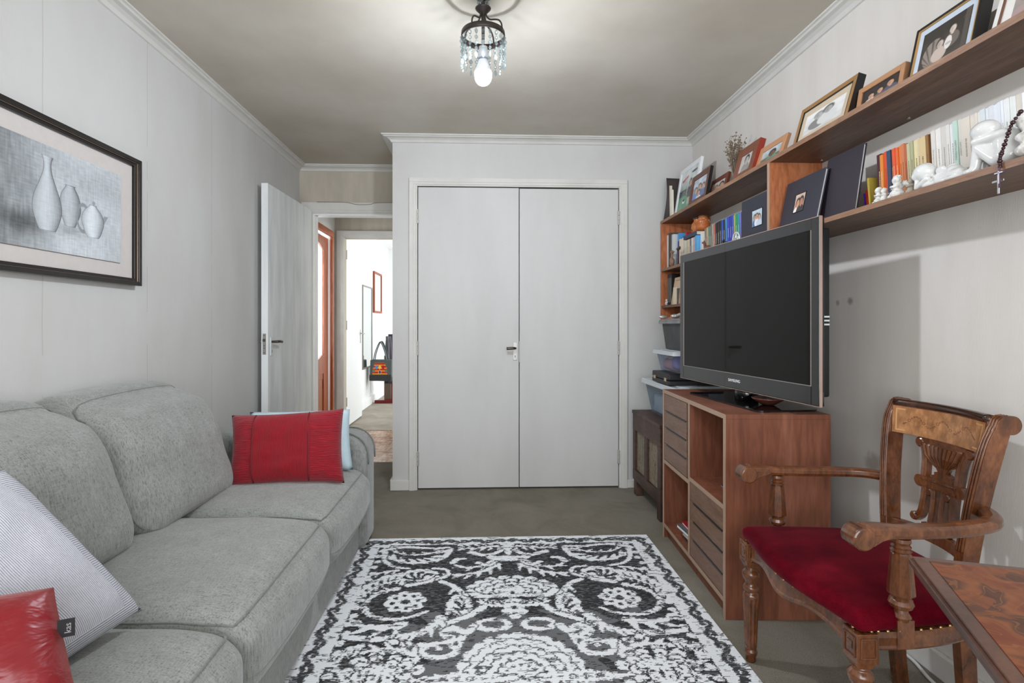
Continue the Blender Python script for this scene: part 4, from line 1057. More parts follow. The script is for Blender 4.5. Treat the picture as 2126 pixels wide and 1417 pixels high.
# ================================================================== PLASTIC BOXES
def crate(name, label, x0, x1, y0, y1, z0, z1, tint, lidc, taper=.03, alpha=.3, lid_h=.03, stuffs=(), lid_over=.018, lida=.8):
    t = thing(name, label, 'storage box', ((x0 + x1) / 2, (y0 + y1) / 2, z0), group='plastic boxes stacked in the corner')
    def shell(g, zt, bm, mi=0):
        b = [(x0 + taper + g, y0 + taper + g), (x1 - taper - g, y0 + taper + g), (x1 - taper - g, y1 - taper - g), (x0 + taper + g, y1 - taper - g)]
        tt = [(x0 + g, y0 + g), (x1 - g, y0 + g), (x1 - g, y1 - g), (x0 + g, y1 - g)]
        A = [bm.verts.new((*q, z0 + g)) for q in b]; B_ = [bm.verts.new((*q, zt)) for q in tt]
        for i in range(4): bm.faces.new((A[i], A[(i + 1) % 4], B_[(i + 1) % 4], B_[i]))
        bm.faces.new(A); return bm, B_
    bm, _ = shell(0, z1 - lid_h * .8, BM())
    o = obj('tub', bm, clear('box_plastic_' + tint[1:], tint, alpha, .15), t); s = o.modifiers.new('wall', 'SOLIDIFY'); s.thickness = .0025
    bm = BM(); box(bm, x0 - lid_over, x1 + lid_over, y0 - lid_over, y1 + lid_over, z1 - lid_h * .45, z1 - .004); box(bm, x0 - lid_over - .003, x1 + lid_over + .003, y0 - lid_over - .003, y1 + lid_over + .003, z1 - lid_h, z1 - lid_h * .45); box(bm, x0 + .02, x1 - .02, y0 + .02, y1 - .02, z1 - .004, z1)
    obj('lid', bm, clear('lid_plastic_' + lidc[1:], lidc, lida, .2), t, bevel=.005, seg=3)
    for k, (fx0, fx1, fy0, fy1, fz0, fz1, c) in enumerate(stuffs):
        W_, D_, H_ = x1 - x0 - 2 * taper, y1 - y0 - 2 * taper, z1 - z0
        c_ = (x0 + taper + (fx0 + fx1) / 2 * W_, y0 + taper + (fy0 + fy1) / 2 * D_, z0 + .006 + (fz0 + fz1) / 2 * H_ * .9)
        bmx = rbox(BM(), c_, ((fx1 - fx0) * W_, (fy1 - fy0) * D_, (fz1 - fz0) * H_ * .9), .02, 8, lambda u, p: p + Vector((wr(p + Vector(c_), 18, .012, k), wr(p + Vector(c_), 22, .008, k + 4), 0)))
        obj('contents', bmx, flat(c, .8), t, smooth=True)
    return t
crate('storage_box', 'large clear plastic box on the dark chest, lowest of the stacked boxes', 1.100, 1.44, 2.955, 3.555, zt + .002, .800, '#dfe5ea', '#dde3e6', .035, .10, .036,
      ((.02, .98, .5, .98, 0, .62, '#dcdee2'), (.02, .98, .05, .5, 0, .55, '#e6dad8'), (.04, .5, .3, .62, .5, .85, '#c05a50'), (.03, .3, .05, .3, .45, .8, '#5c8fd0'), (.3, .9, .3, .8, .55, .86, '#e8e4e0')))
t = thing('briefcase', 'flat black briefcase with two metal latches lying on the large clear box', 'briefcase', (1.25, 3.15, .802))
obj('lower_shell', bx(1.075, 1.40, 3.03, 3.33, .8015, .828), flat('#141417', .5), t, bevel=.006, seg=3)
obj('upper_shell', bx(1.075, 1.40, 3.03, 3.33, .830, .868), flat('#141417', .5), t, bevel=.008, seg=3)
for y in (3.07, 3.26): 
    l_ = obj('latch', bx(1.071, 1.076, y, y + .03, .822, .842), flat('#c9a98a', .3, .8), t, bevel=.001)
crate('storage_box', 'small clear plastic box with pink and purple things inside, on the black briefcase', 1.115, 1.41, 3.03, 3.36, .870, 1.000, '#e2e6ec', '#d6dce1', .02, .10, .028,
      ((.02, .9, .3, .95, 0, .6, '#d08f98'), (.03, .6, .02, .42, .1, .8, '#8a7fc4'), (.1, .7, .5, .9, .4, .75, '#e3b9be')))
crate('storage_box', 'smoky grey plastic box with a dark lid, topmost of the stacked boxes', 1.150, 1.43, 3.03, 3.36, 1.002, 1.190, '#6c6e70', '#4b5054', .018, .30, .03,
      ((.02, .9, .3, .95, .3, .85, '#b0503c'), (.03, .8, .02, .5, .05, .5, '#3a3b3c'), (.03, .9, .5, .95, .02, .3, '#454748')), .015, .97)
# silvery leaf shaped ornament lying on the top box
bm = BM()
blob(bm, [('e', (1.140, 3.31, 1.208), (.030, .014, .012), .0, 'Y'), ('e', (1.19, 3.24, 1.212), (.030, .016, .014)), ('c', (1.20, 3.22, 1.215), (1.235, 3.10, 1.245), .012, .009)])
for k in range(6): blob(bm, [('c', (1.21 + k * .006, 3.20 - k * .025, 1.215 + k * .007), (1.215 + k * .006 + (.02 if k % 2 else -.02), 3.20 - k * .025, 1.23 + k * .010), .006, .003)])
bmesh.ops.translate(bm, vec=(0, 0, -.0055), verts=bm.verts)
remesh(solo('leaf_ornament', bm, flat('#b9b7b2', .35, .6), 'silvery leaf and bud ornament lying on the topmost grey box', 'ornament'), .004, 2)

# ================================================================== WALL SHELVING
SX, ZL0, ZL1, ZT0, ZT1 = 1.262, 1.527, 1.545, 1.865, 1.884
t = thing('wall_shelving', 'long brown wooden wall shelving with two levels along the right wall', 'shelf', (1.38, 2.0, 1.19))
SB_ = XR - .0005
obj('shelf_board', bx(SX + .0008, SB_, .25, 3.722, ZT0, ZT1), M_shelf, t)
obj('shelf_board', bx(SX + .0008, SB_, .6, 3.703, ZL0, ZL1), M_shelf, t)
bm = BM(); box(bm, SX - .0008, SX + .0008, .25, 3.722, ZT0, ZT1); box(bm, SX - .0008, SX + .0008, .6, 3.703, ZL0, ZL1); obj('front_edging', bm, M_shelfedge, t)
dv = obj('divider_panel', bx(SX + .001, SB_, 2.292, 2.310, ZL1, ZT0), M_orange, t); obj('front_edging', bx(SX - .001, SX + .001, 2.292, 2.310, ZL1, ZT0), M_edge, dv)
obj('side_panel', bx(SX, SB_, 3.703, 3.722, 1.19, ZT0), M_orange, t)
obj('side_panel', bx(SX, SB_, 3.32, 3.338, 1.19, ZL0), M_orange, t)
obj('back_panel', bx(XR - .008, SB_, 3.44, 3.703, 1.19, ZT0), M_orange, t)
obj('small_shelf', bx(SX, XR - .008, 3.338, 3.703, 1.272, 1.288), M_shelf, t); obj('bottom_board', bx(SX, XR - .008, 3.338, 3.703, 1.19, 1.206), M_orange, t)
for y in (1.30, 1.78, 2.25):
    bm = tube(BM(), [(XR - .03, y, ZT0), (XR - .03, y, ZT0 - .003)], .006, 8); obj('screw_head', bm, M_metal, t)

# -------------------------------------------------- photographs
def photo_painter(bgc, bgc2, people, extra=None, mono=None, seed=0):
    def f(U, V):
        o = np.zeros(U.shape + (3,)); b0, b1 = np.array(bgc), np.array(bgc2)
        nz = np.array([[noise.noise(Vector((x * 5 + seed, y * 5, seed))) for x in U[0]] for y in V[:, 0]])
        k = np.clip(V + nz * .5, 0, 1)[..., None]; o = b1 * (1 - k) + b0 * k
        if extra: extra(o, U, V)
        for (u, v, s, hair, cloth, skin) in people:
            def lay(d, c, soft=.12):
                k_ = np.clip((1 + soft - d) / (2 * soft), 0, 1)[..., None]; o[:] = o * (1 - k_) + np.array(c) * k_
            lay(np.maximum(np.hypot((U - u) / (s * 1.9), (V - (v - s * 2.9)) / (s * 2.0)), 1 + (V - (v - s * .8)) / s), cloth, .06)
            lay(np.hypot((U - u) / (s * .34), (V - v + s * 1.15) / (s * .4)), skin)
            lay(np.hypot((U - u) / (s * 1.04), (V - v - s * .24) / (s * 1.28)), hair, .18)
            lay(np.hypot((U - u) / (s * .80), (V - v + s * .14) / (s * 1.08)), skin, .18)
            lay(np.hypot((U - u + s * .25) / (s * .32), (V - v + s * .1) / (s * .7)), [x * .86 for x in skin], .6)
        if mono is not None: o = o.mean(-1, keepdims=True) * np.array(mono)
        return o
    return f
M_photo = attr_mat('photo_print', .25, .5, .3)
def pframe(label, yl, yr, zt_, xt, xb, zb, fw, fcol, mw, mcol, painter, depth=.018, back=True, inner=None, group='framed photographs on the top shelf', name='framed_photo', side=None):
    w_, dz = yl - yr, zt_ - zb; ln = math.hypot(dz, xt - xb)
    V_ = Vector((xt - xb, 0, dz)) / ln; U_ = Vector((0, -1, 0)); N_ = U_.cross(V_)        # faces the room
    M_ = Matrix(((U_.x, V_.x, N_.x, xb), (U_.y, V_.y, N_.y, yl), (U_.z, V_.z, N_.z, zb), (0, 0, 0, 1)))
    t = thing(name, label, 'picture frame', group=group, M=M_)
    bm = BM(); F = 0
    for (a0, a1, b0, b1) in ((0, fw, 0, ln), (w_ - fw, w_, 0, ln), (fw, w_ - fw, 0, fw), (fw, w_ - fw, ln - fw, ln)): box(bm, a0, a1, b0, b1, -depth, 0)
    obj('frame', bm, fcol, t, local=True, bevel=min(.0025, fw * .25))
    if side: obj('frame_side', bx(w_ - .0004, w_ + .0006, 0, ln, -depth, 0), side, t, local=True)
    if inner:
        bm = BM(); g = .003
        for (a0, a1, b0, b1) in ((fw, fw + g, fw, ln - fw), (w_ - fw - g, w_ - fw, fw, ln - fw), (fw + g, w_ - fw - g, fw, fw + g), (fw + g, w_ - fw - g, ln - fw - g, ln - fw)): box(bm, a0, a1, b0, b1, -depth * .6, -.001)
        obj('inner_lip', bm, inner, t, local=True)
    if mw: obj('mount', bx(fw, w_ - fw, fw, ln - fw, -depth * .8, -.006), mcol, t, local=True)
    else: obj('backing', bx(fw, w_ - fw, fw, ln - fw, -depth * .8, -.0065), flat('#8b8578', .8), t, local=True)
    pw, ph = w_ - 2 * fw - 2 * mw, ln - 2 * fw - 2 * mw
    paint_grid('photo', pw, ph, 130, max(40, int(130 * ph / pw)), painter, Matrix.Translation((fw + mw, fw + mw, -.0054)), M_photo, t)
    if back:
        # easel strut behind, reaching the shelf nearer the wall
        p0 = Vector((w_ / 2, ln * .7, -depth - .001)); wloc = M_.inverted() @ Vector((min(xb + .12, XR - .01), yl - w_ / 2, zb + .001))
        d_ = (wloc - p0); bm = BM(); s_ = .02
        vs = [bm.verts.new(q) for q in (p0 + Vector((-s_ * .6, 0, 0)), p0 + Vector((s_ * .6, 0, 0)), wloc + Vector((s_, 0, 0)), wloc + Vector((-s_, 0, 0)))]; f_ = bm.faces.new(vs)
        r_ = bmesh.ops.extrude_face_region(bm, geom=[f_]); bmesh.ops.translate(bm, vec=(0, .0, -.003), verts=[v for v in r_['geom'] if isinstance(v, bmesh.types.BMVert)])
        obj('easel_strut', bm, flat('#a39b8a', .8), t, local=True)
    return t
SK, SK2 = (.80, .62, .52), (.86, .78, .72)
ZB = ZT1 + .0008
def ex1(o, U, V):
    o[V < .36] = (.36, .60, .48); o[(V > .36) & (V < .52) & (U < .45)] = (.28, .33, .36); o[np.abs(V - .80 - (U - .3) * .25) + (U > .45) * 9 + (U < .12) * 9 < .03] = (.78, .35, .35)
    o[(np.hypot((U - .78) / .16, (V - .88) / .03) < 1)] = (.15, .15, .17); o[(np.hypot((U - .35) / .07, (V - .20) / .05) < 1)] = (.93, .93, .93); o[(np.hypot((U - .35) / .05, (V - .235) / .03) < 1)] = (.1, .1, .1)
    o[(np.abs(U - .62) < .10) & (V > .30) & (V < .52)] = (.40, .40, .36); o[((np.abs(U - .58) < .018) | (np.abs(U - .66) < .018)) & (V > .08) & (V < .30)] = (.85, .75, .7); o[np.hypot((U - .80) / .04, (V - .44) / .05) < 1] = (.75, .1, .6)
pframe('white framed photograph of a girl on a green lawn, leftmost frame on the top shelf', 3.60, 3.252, 2.202, 1.36, 1.311, ZB, .030, flat('#e6e8ea', .4), 0, None, photo_painter((.86, .88, .88), (.55, .63, .60), [(.63, .62, .075, (.12, .09, .08), (.25, .24, .24), SK)], ex1, seed=1))
pframe('brown framed group photograph standing between the white frame and the smallest frame', 3.290, 3.026, 2.075, 1.320, 1.286, ZB, .034, flat('#5e2f1c', .35), 0, None, photo_painter((.80, .85, .90), (.42, .45, .48), [(.25, .45, .11, (.2, .15, .1), (.35, .5, .75), SK), (.52, .55, .12, (.25, .18, .12), (.5, .55, .6), SK), (.78, .5, .11, (.3, .22, .15), (.3, .4, .6), SK), (.5, .25, .12, (.2, .15, .12), (.85, .88, .9), SK)], seed=2), side=M_black)
pframe('smallest brown framed portrait, just left of the dried flowers', 3.102, 2.886, 2.002, 1.36, 1.330, ZB, .026, flat('#673222', .4), 0, None, photo_painter((.80, .78, .76), (.72, .70, .68), [(.32, .5, .17, (.5, .4, .35), (.88, .88, .88), SK), (.72, .58, .17, (.15, .12, .1), (.85, .84, .82), SK)], seed=3))
pframe('wide brown framed faded portrait leaning beside the dried flowers', 2.758, 2.545, 2.068, 1.357, 1.305, ZB, .048, flat('#7b4b38', .4), 0, None, photo_painter((.82, .78, .75), (.80, .77, .74), [(.55, .66, .19, (.18, .16, .15), (.62, .58, .55), (.80, .74, .70))], None, (1.0, .97, .94), 4), side=flat('#8d2c1c', .4), depth=.03)
def ex5(o, U, V): o[V < .45] = (.42, .43, .38); o[(V < .3)] = (.36, .38, .34)
pframe('light wooden framed photograph of a person in green on a beach', 2.547, 2.315, 2.010, 1.36, 1.319, ZB, .030, flat('#b98a66', .45), 0, None, photo_painter((.78, .84, .88), (.55, .55, .50), [(.55, .60, .17, (.12, .1, .1), (.35, .62, .52), (.45, .35, .3))], ex5, seed=5))
pframe('large gold and black framed wedding portrait of a couple', 2.213, 1.872, 2.064, 1.36, 1.310, ZB, .020, flat('#9b7448', .35), .030, flat('#c4b49b', .8), photo_painter((.93, .93, .93), (.80, .80, .80), [(.36, .70, .125, (.55, .55, .55), (.52, .52, .52), (.70, .70, .70)), (.60, .76, .13, (.34, .34, .34), (.84, .84, .84), (.66, .66, .66))], None, (1, 1, .99), 6), side=M_black, inner=M_black, depth=.03)
pframe('light oak framed family photograph with a dark background', 1.868, 1.655, 1.998, 1.357, 1.338, ZB, .020, flat('#b48660', .45), 0, None, photo_painter((.18, .16, .16), (.26, .22, .20), [(.26, .62, .10, (.1, .08, .08), (.82, .78, .76), SK), (.50, .66, .095, (.12, .1, .08), (.4, .36, .36), SK), (.76, .74, .11, (.14, .1, .08), (.35, .35, .42), SK)], lambda o, U, V: o.__setitem__(V < .26, (.12, .50, .86)), seed=7))
def ex8(o, U, V):
    o[np.hypot((U - .30) / .24, (V - .38) / .32) < 1] = (.62, .53, .46); m = (np.hypot((U - .30) / .24, (V - .38) / .32) < 1) & (np.sin(np.arctan2(V - .05, U - .3) * 24) > .5); o[m] = (.45, .36, .30)
    o[(np.abs(U - .93) < .05)] = (.40, .30, .24)
def ex8b(f):
    def g(U, V):
        o = f(U, V); o[np.hypot((U - .60) / .075, (V - .44) / .15) < 1] = (.90, .88, .86); m = (np.hypot((U - .60) / .06, (V - .42) / .035) < 1) & (np.sin(U * 330) > .2); o[m] = (.4, .35, .32); return o
    return g
pframe('black framed sepia photograph of a couple in old costumes with a pale blue mount', 1.622, 1.394, 2.075, 1.366, 1.325, ZB, .010, flat('#171310', .3), .022, flat('#c3cfdd', .7), ex8b(photo_painter((.22, .17, .14), (.36, .28, .23), [(.43, .52, .085, (.25, .2, .17), (.8, .74, .68), (.82, .74, .68)), (.66, .72, .085, (.2, .16, .14), (.5, .4, .34), (.88, .80, .74))], ex8, (1.06, .98, .92), 8)), side=M_black, inner=flat('#b08a50', .4), depth=.032)
pframe('white framed picture with a wide white mount at the right end of the top shelf', 1.345, 1.05, 2.06, 1.372, 1.322, ZB, .014, flat('#e4e3df', .5), .032, flat('#e8e6e2', .8), photo_painter((.70, .62, .60), (.62, .60, .58), [(.3, .5, .2, (.5, .25, .3), (.7, .6, .6), SK2)], seed=9), inner=flat('#6e4a38', .4))
solo('backing_board', box(BM(), 1.455, 1.460, 1.375, 1.60, ZT1 + .0005, 2.045), flat('#8e887c', .8), 'plain grey board standing against the wall behind the costume photograph', 'board')
# curled black paper sheet and worn leaflets at the far end
bm = BM(); n = 16; A, B_ = [], []
for k in range(n + 1):
    v = k / n; y = 3.702 - .042 * math.sin(v * PI * .9); z = ZB + .29 * v; x0 = 1.266 + .016 * v
    A.append((bm.verts.new((x0, y - .028, z)), bm.verts.new((1.46, y - .003, z))))
    B_.append((bm.verts.new((x0, y - .031, z)), bm.verts.new((1.46, y - .006, z))))
for k in range(n):
    for S in (A, B_): bm.faces.new((S[k][0], S[k][1], S[k + 1][1], S[k + 1][0]))
    for j in (0, 1): bm.faces.new((A[k][j], A[k + 1][j], B_[k + 1][j], B_[k][j]))
for k in (0, n): bm.faces.new((A[k][0], A[k][1], B_[k][1], B_[k][0]))
solo('paper_folder', bm, flat('#3a3230', .6), 'curled dark brown folder standing at the far left end of the top shelf', 'folder', smooth=True)
for k, (c_, lb) in enumerate((('#cfc5b2', 'cream leaflet standing closest to the curled dark folder'), ('#d9d4c6', 'pale worn booklet between the cream leaflet and the white frame'))):
    y = 3.616 - k * .009
    M_ = Matrix.Translation((1.288 + k * .006, y - .010, ZB)) @ Matrix.Rotation(math.radians(-2.5), 4, 'X')
    bmx = bx(0, .018, -.003, .003, 0, .225 - k * .03); bmx.transform(M_)
    solo('leaflet', bmx, flat(c_, .8), lb, 'leaflet', group='leaflets on the top shelf')
# dried flowers
t = thing('dried_flowers', 'bunch of dried brown flowers in a small dark red vase on the top shelf', 'dried flowers', (1.37, 2.83, ZB))
obj('vase', lathe(BM(), [(0, 0), (.014, 0), (.020, .02), (.017, .045), (.011, .06), (.013, .066)], (1.37, 2.83, ZB), 20), flat('#4d1d14', .3), t, smooth=True)
rs = random.Random(4); stems, heads, leaves = BM(), BM(), BM()
for k in range(64):
    a0 = rs.uniform(0, 2 * PI); sp = rs.uniform(.02, .085); hgt = rs.uniform(.13, .285) * (1.0 - .25 * sp / .085)
    p0 = Vector((1.37, 2.83, ZB + .05)); p2 = p0 + Vector((sp * .6 * math.cos(a0), sp * .85 * math.sin(a0), hgt)); p1 = p0.lerp(p2, .55) + Vector((rs.uniform(-.01, .01), rs.uniform(-.01, .01), .015))
    pp = cr([p0, p1, p2], 4); tube(stems, pp, .0008, 4)
    for j in range(4):
        q = pp[-1 - j] + Vector((rs.uniform(-.009, .009), rs.uniform(-.012, .012), rs.uniform(-.006, .006))); tube(stems, [pp[-1 - j], q], .0005, 3)
        bmesh.ops.create_icosphere(heads, subdivisions=1, radius=rs.uniform(.0018, .0052), matrix=Matrix.Translation(q))
obj('stems', stems, flat('#6d5f4a', .9), t); obj('flower_heads', heads, flat('#7a6654', .9), t)

# -------------------------------------------------- books
def book(label, x0, d, y0, th, z0, h, cov, pages='#d9d3c4', group=None, tilt=0, xlean=0, marks=0, lay=False, tl=None, mk='#6c6257'):
    """spine faces the room at x0; y0 is the near side. tilt: degrees, top moves to +y"""
    M_ = Matrix.Translation((x0, y0, z0)) @ Matrix.Rotation(math.radians(-tilt), 4, 'X') @ Matrix.Rotation(math.radians(xlean), 4, 'Y')
    t = thing('book', label, 'book', group=group, M=M_)
    m = flat(cov, .45); bm = BM(); c = .0014
    box(bm, 0, d, 0, c, 0, h); box(bm, 0, d, th - c, th, 0, h); box(bm, 0, c, c, th - c, 0, h)
    obj('cover', bm, m, t, local=True)
    obj('pages', bx(c, d - .003, c, th - c, .002, h - .002), flat(pages, .9), t, local=True)
    if tl:
        bmt = text_bm(tl[0], min(th * .62, .0085), .0001)
        bmt.transform(Matrix.Translation((-.0006, th / 2, h * tl[1])) @ Matrix(((0, 0, -1, 0), (0, -1, 0, 0), (-1, 0, 0, 0), (0, 0, 0, 1))).to_4x4())
        obj('spine_lettering', bmt, flat(mk, .6), t, local=True)
    elif marks:
        bm = BM(); r_ = random.Random(int(y0 * 1e4)); z = h * r_.uniform(.28, .42)
        lw = th * .17
        while z < h * .68:
            l_ = r_.uniform(.001, .0042); box(bm, -.0004, 0, th / 2 - lw / 2, th / 2 + lw / 2, z, z + l_); z += l_ + r_.uniform(.0009, .0018)
        obj('spine_marks', bm, flat(mk, .6), t, local=True)
    return t
# right hand run on the lower shelf (far to near): colours from the photograph
run = [('#42121d', 'dark maroon'), ('#d9822e', 'orange and cream'), ('#cf4b28', 'vermilion red'), ('#27405c', 'navy blue'), ('#5b2422', 'brown red'), ('#d9532a', 'bright orange red'), ('#d9652f', 'bright orange'), ('#dc7d3c', 'light orange'), ('#c9794a', 'terracotta orange'),
       ('#b4603a', 'rusty orange'), ('#b9b894', 'sage green'), ('#a9ab88', 'grey green'), ('#ddd0a2', 'pale yellow'), ('#d6c4a0', 'beige'), ('#d3bb8c', 'tan'), ('#8a6234', 'thin brown'), ('#6d4e2c', 'thin dark ochre')]
white = ['#d8d5cf', '#e3e1db', '#cfcbc4', '#dcd9d3', '#e5e6e8', '#b9d3c6', '#cfccc2', '#d6cdc0', '#d3cbc0', '#d9d2c6', '#e2dfd6', '#cfd6d8', '#dadfe2', '#d5d8de', '#dde1e6', '#d8dbe4', '#e1e4ea', '#dfe2e0', '#dcdfdc', '#e0e2e0', '#cfc7ba', '#e6e9ee', '#dde0e6', '#e2e5ea', '#cbced2', '#e4e7ec', '#d8dde6', '#dcdde2', '#d3d6dc', '#e0e2e8']
wtone = ['pearl', 'ivory', 'stone white', 'soft white', 'bright white', 'pale mint green', 'chalk white', 'faded beige', 'pinkish beige', 'oatmeal', 'cream white', 'cool grey white', 'cold white', 'grey lilac white', 'snow white']
Ys = [1.812, 1.792, 1.778, 1.763, 1.745, 1.738, 1.725, 1.714, 1.703, 1.689, 1.676, 1.664, 1.654, 1.637, 1.627, 1.604, 1.594, 1.585, 1.572, 1.554, 1.536, 1.524, 1.51, 1.496, 1.485, 1.459, 1.445, 1.436, 1.427, 1.413, 1.401, 1.387, 1.376, 1.368, 1.36, 1.346, 1.337, 1.329, 1.312, 1.301, 1.285, 1.268, 1.252, 1.236, 1.221, 1.207, 1.190, 1.174, 1.160]
YS = [y - .022 for y in Ys]
rs = random.Random(2)
nth = ['first', 'second', 'third', 'fourth', 'fifth', 'sixth', 'seventh', 'eighth', 'ninth', 'tenth', 'eleventh', 'twelfth', 'thirteenth', 'fourteenth', 'fifteenth', 'sixteenth', 'seventeenth', 'eighteenth', 'nineteenth', 'twentieth', 'twenty-first', 'twenty-second', 'twenty-third', 'twenty-fourth', 'twenty-fifth', 'twenty-sixth', 'twenty-seventh', 'twenty-eighth', 'twenty-ninth', 'thirtieth', 'thirty-first', 'thirty-second', 'thirty-third']
ZS = ZL1 + .0008
for i in range(len(YS) - 1):
    th = YS[i] - YS[i + 1] - .0008; warm = i < len(run)
    if warm: c_, nm_ = run[i]; lb = f'{nm_} paperback, {nth[i]} from the large black album in the warm coloured run'
    else:
        j = i - len(run); c_ = white[j % len(white)]; lb = f'{wtone[j % 15]} paperback, {nth[j]} from the left in the run of whitish spines'
    tl = {22: ('MARTIN FIERRO', .55), 23: ('PAPA GORIOT', .55)}.get(i)
    tb = math.radians(3.6); h_ = rs.uniform(.188, .193) if not warm else rs.uniform(.184, .192)
    # tilted books rest on their near lower edge
    book(lb, 1.362 + rs.uniform(-.003, .003), .115, YS[i + 1] - .010 , th, ZS + .0012, h_, c_, group='books on the right of the lower shelf', tilt=3.6, marks=1, tl=tl, mk='#9a938a' if not warm else ('#e0c8a0' if i in (0, 1, 4, 5, 6) else '#6b4a30'))
book('thin yellow book leaning beside the dark maroon books', 1.362, .10, 1.812, .009, ZS, .125, '#b8a043', group='books on the right of the lower shelf', tilt=6)
book('thin red book leaning between the black album and the yellow book', 1.362, .10, 1.826, .006, ZS, .085, '#b33222', group='books on the right of the lower shelf', tilt=7)
book('thin violet book close to the large black album', 1.362, .10, 1.835, .006, ZS, .075, '#4a2f9a', group='books on the right of the lower shelf', tilt=8)
# black albums leaning
def album(label, yl, yr, zt_, xt, xb, zb, c_, win=None, painter=None, th=.022, name='photo_album', group='black photo albums on the lower shelf'):
    w_, dz = yl - yr, zt_ - zb; ln = math.hypot(dz, xt - xb); V_ = Vector((xt - xb, 0, dz)) / ln; U_ = Vector((0, -1, 0)); N_ = U_.cross(V_)
    M_ = Matrix(((U_.x, V_.x, N_.x, xb), (U_.y, V_.y, N_.y, yl), (U_.z, V_.z, N_.z, zb), (0, 0, 0, 1)))
    t = thing(name, label, 'photo album', group=group, M=M_)
    bm = BM(); box(bm, 0, w_, 0, ln, -.003, 0); box(bm, 0, w_, 0, ln, -th, -th + .003); box(bm, 0, .003, 0, ln, -th, 0); obj('cover', bm, c_, t, local=True, bevel=.001)
    obj('pages', bx(.003, w_ - .005, .004, ln - .004, -th + .003, -.003), flat('#c9c9cc', .8), t, local=True)
    if win:
        u0, u1, v0, v1 = win; bm = BM(); g = .0035
        for q in ((u0 - g, u1 + g, v0 - g, v0), (u0 - g, u1 + g, v1, v1 + g), (u0 - g, u0, v0, v1), (u1, u1 + g, v0, v1)): box(bm, *q, 0, .0015)
        obj('window_rim', bm, flat('#0c0c10', .5), t, local=True)
        paint_grid('cover_photo', u1 - u0, v1 - v0, 70, 70, painter, Matrix.Translation((u0, v0, .0006)), M_photo, t)
M_alb = flat('#2a2c38', .55); M_alb2 = flat('#27202a', .6)
album('dark blue grey photo album with a group photo on its cover, left of the divider', 2.592, 2.316, 1.758, 1.287, 1.284, ZS, M_alb, (.105, .195, .07, .145), photo_painter((.75, .82, .86), (.50, .56, .62), [(.3, .55, .14, (.2, .15, .12), (.3, .4, .6), SK), (.5, .6, .14, (.3, .2, .15), (.85, .87, .9), SK), (.72, .52, .14, (.25, .18, .1), (.75, .8, .85), SK)], seed=12), th=.02)
album('dark blue grey photo album with a close up photo, leaning right of the divider', 2.267, 2.010, 1.763, 1.33, 1.285, ZS, M_alb, (.088, .155, .075, .150), photo_painter((.80, .72, .66), (.62, .46, .38), [(.35, .5, .20, (.12, .08, .07), (.92, .90, .88), (.82, .60, .48)), (.68, .55, .20, (.08, .06, .06), (.15, .15, .17), (.72, .50, .40))], seed=13), th=.014)
album('large plain black album leaning against the books on the lower shelf', 2.036, 1.840, 1.800, 1.356, 1.318, ZS, M_alb2, th=.013)
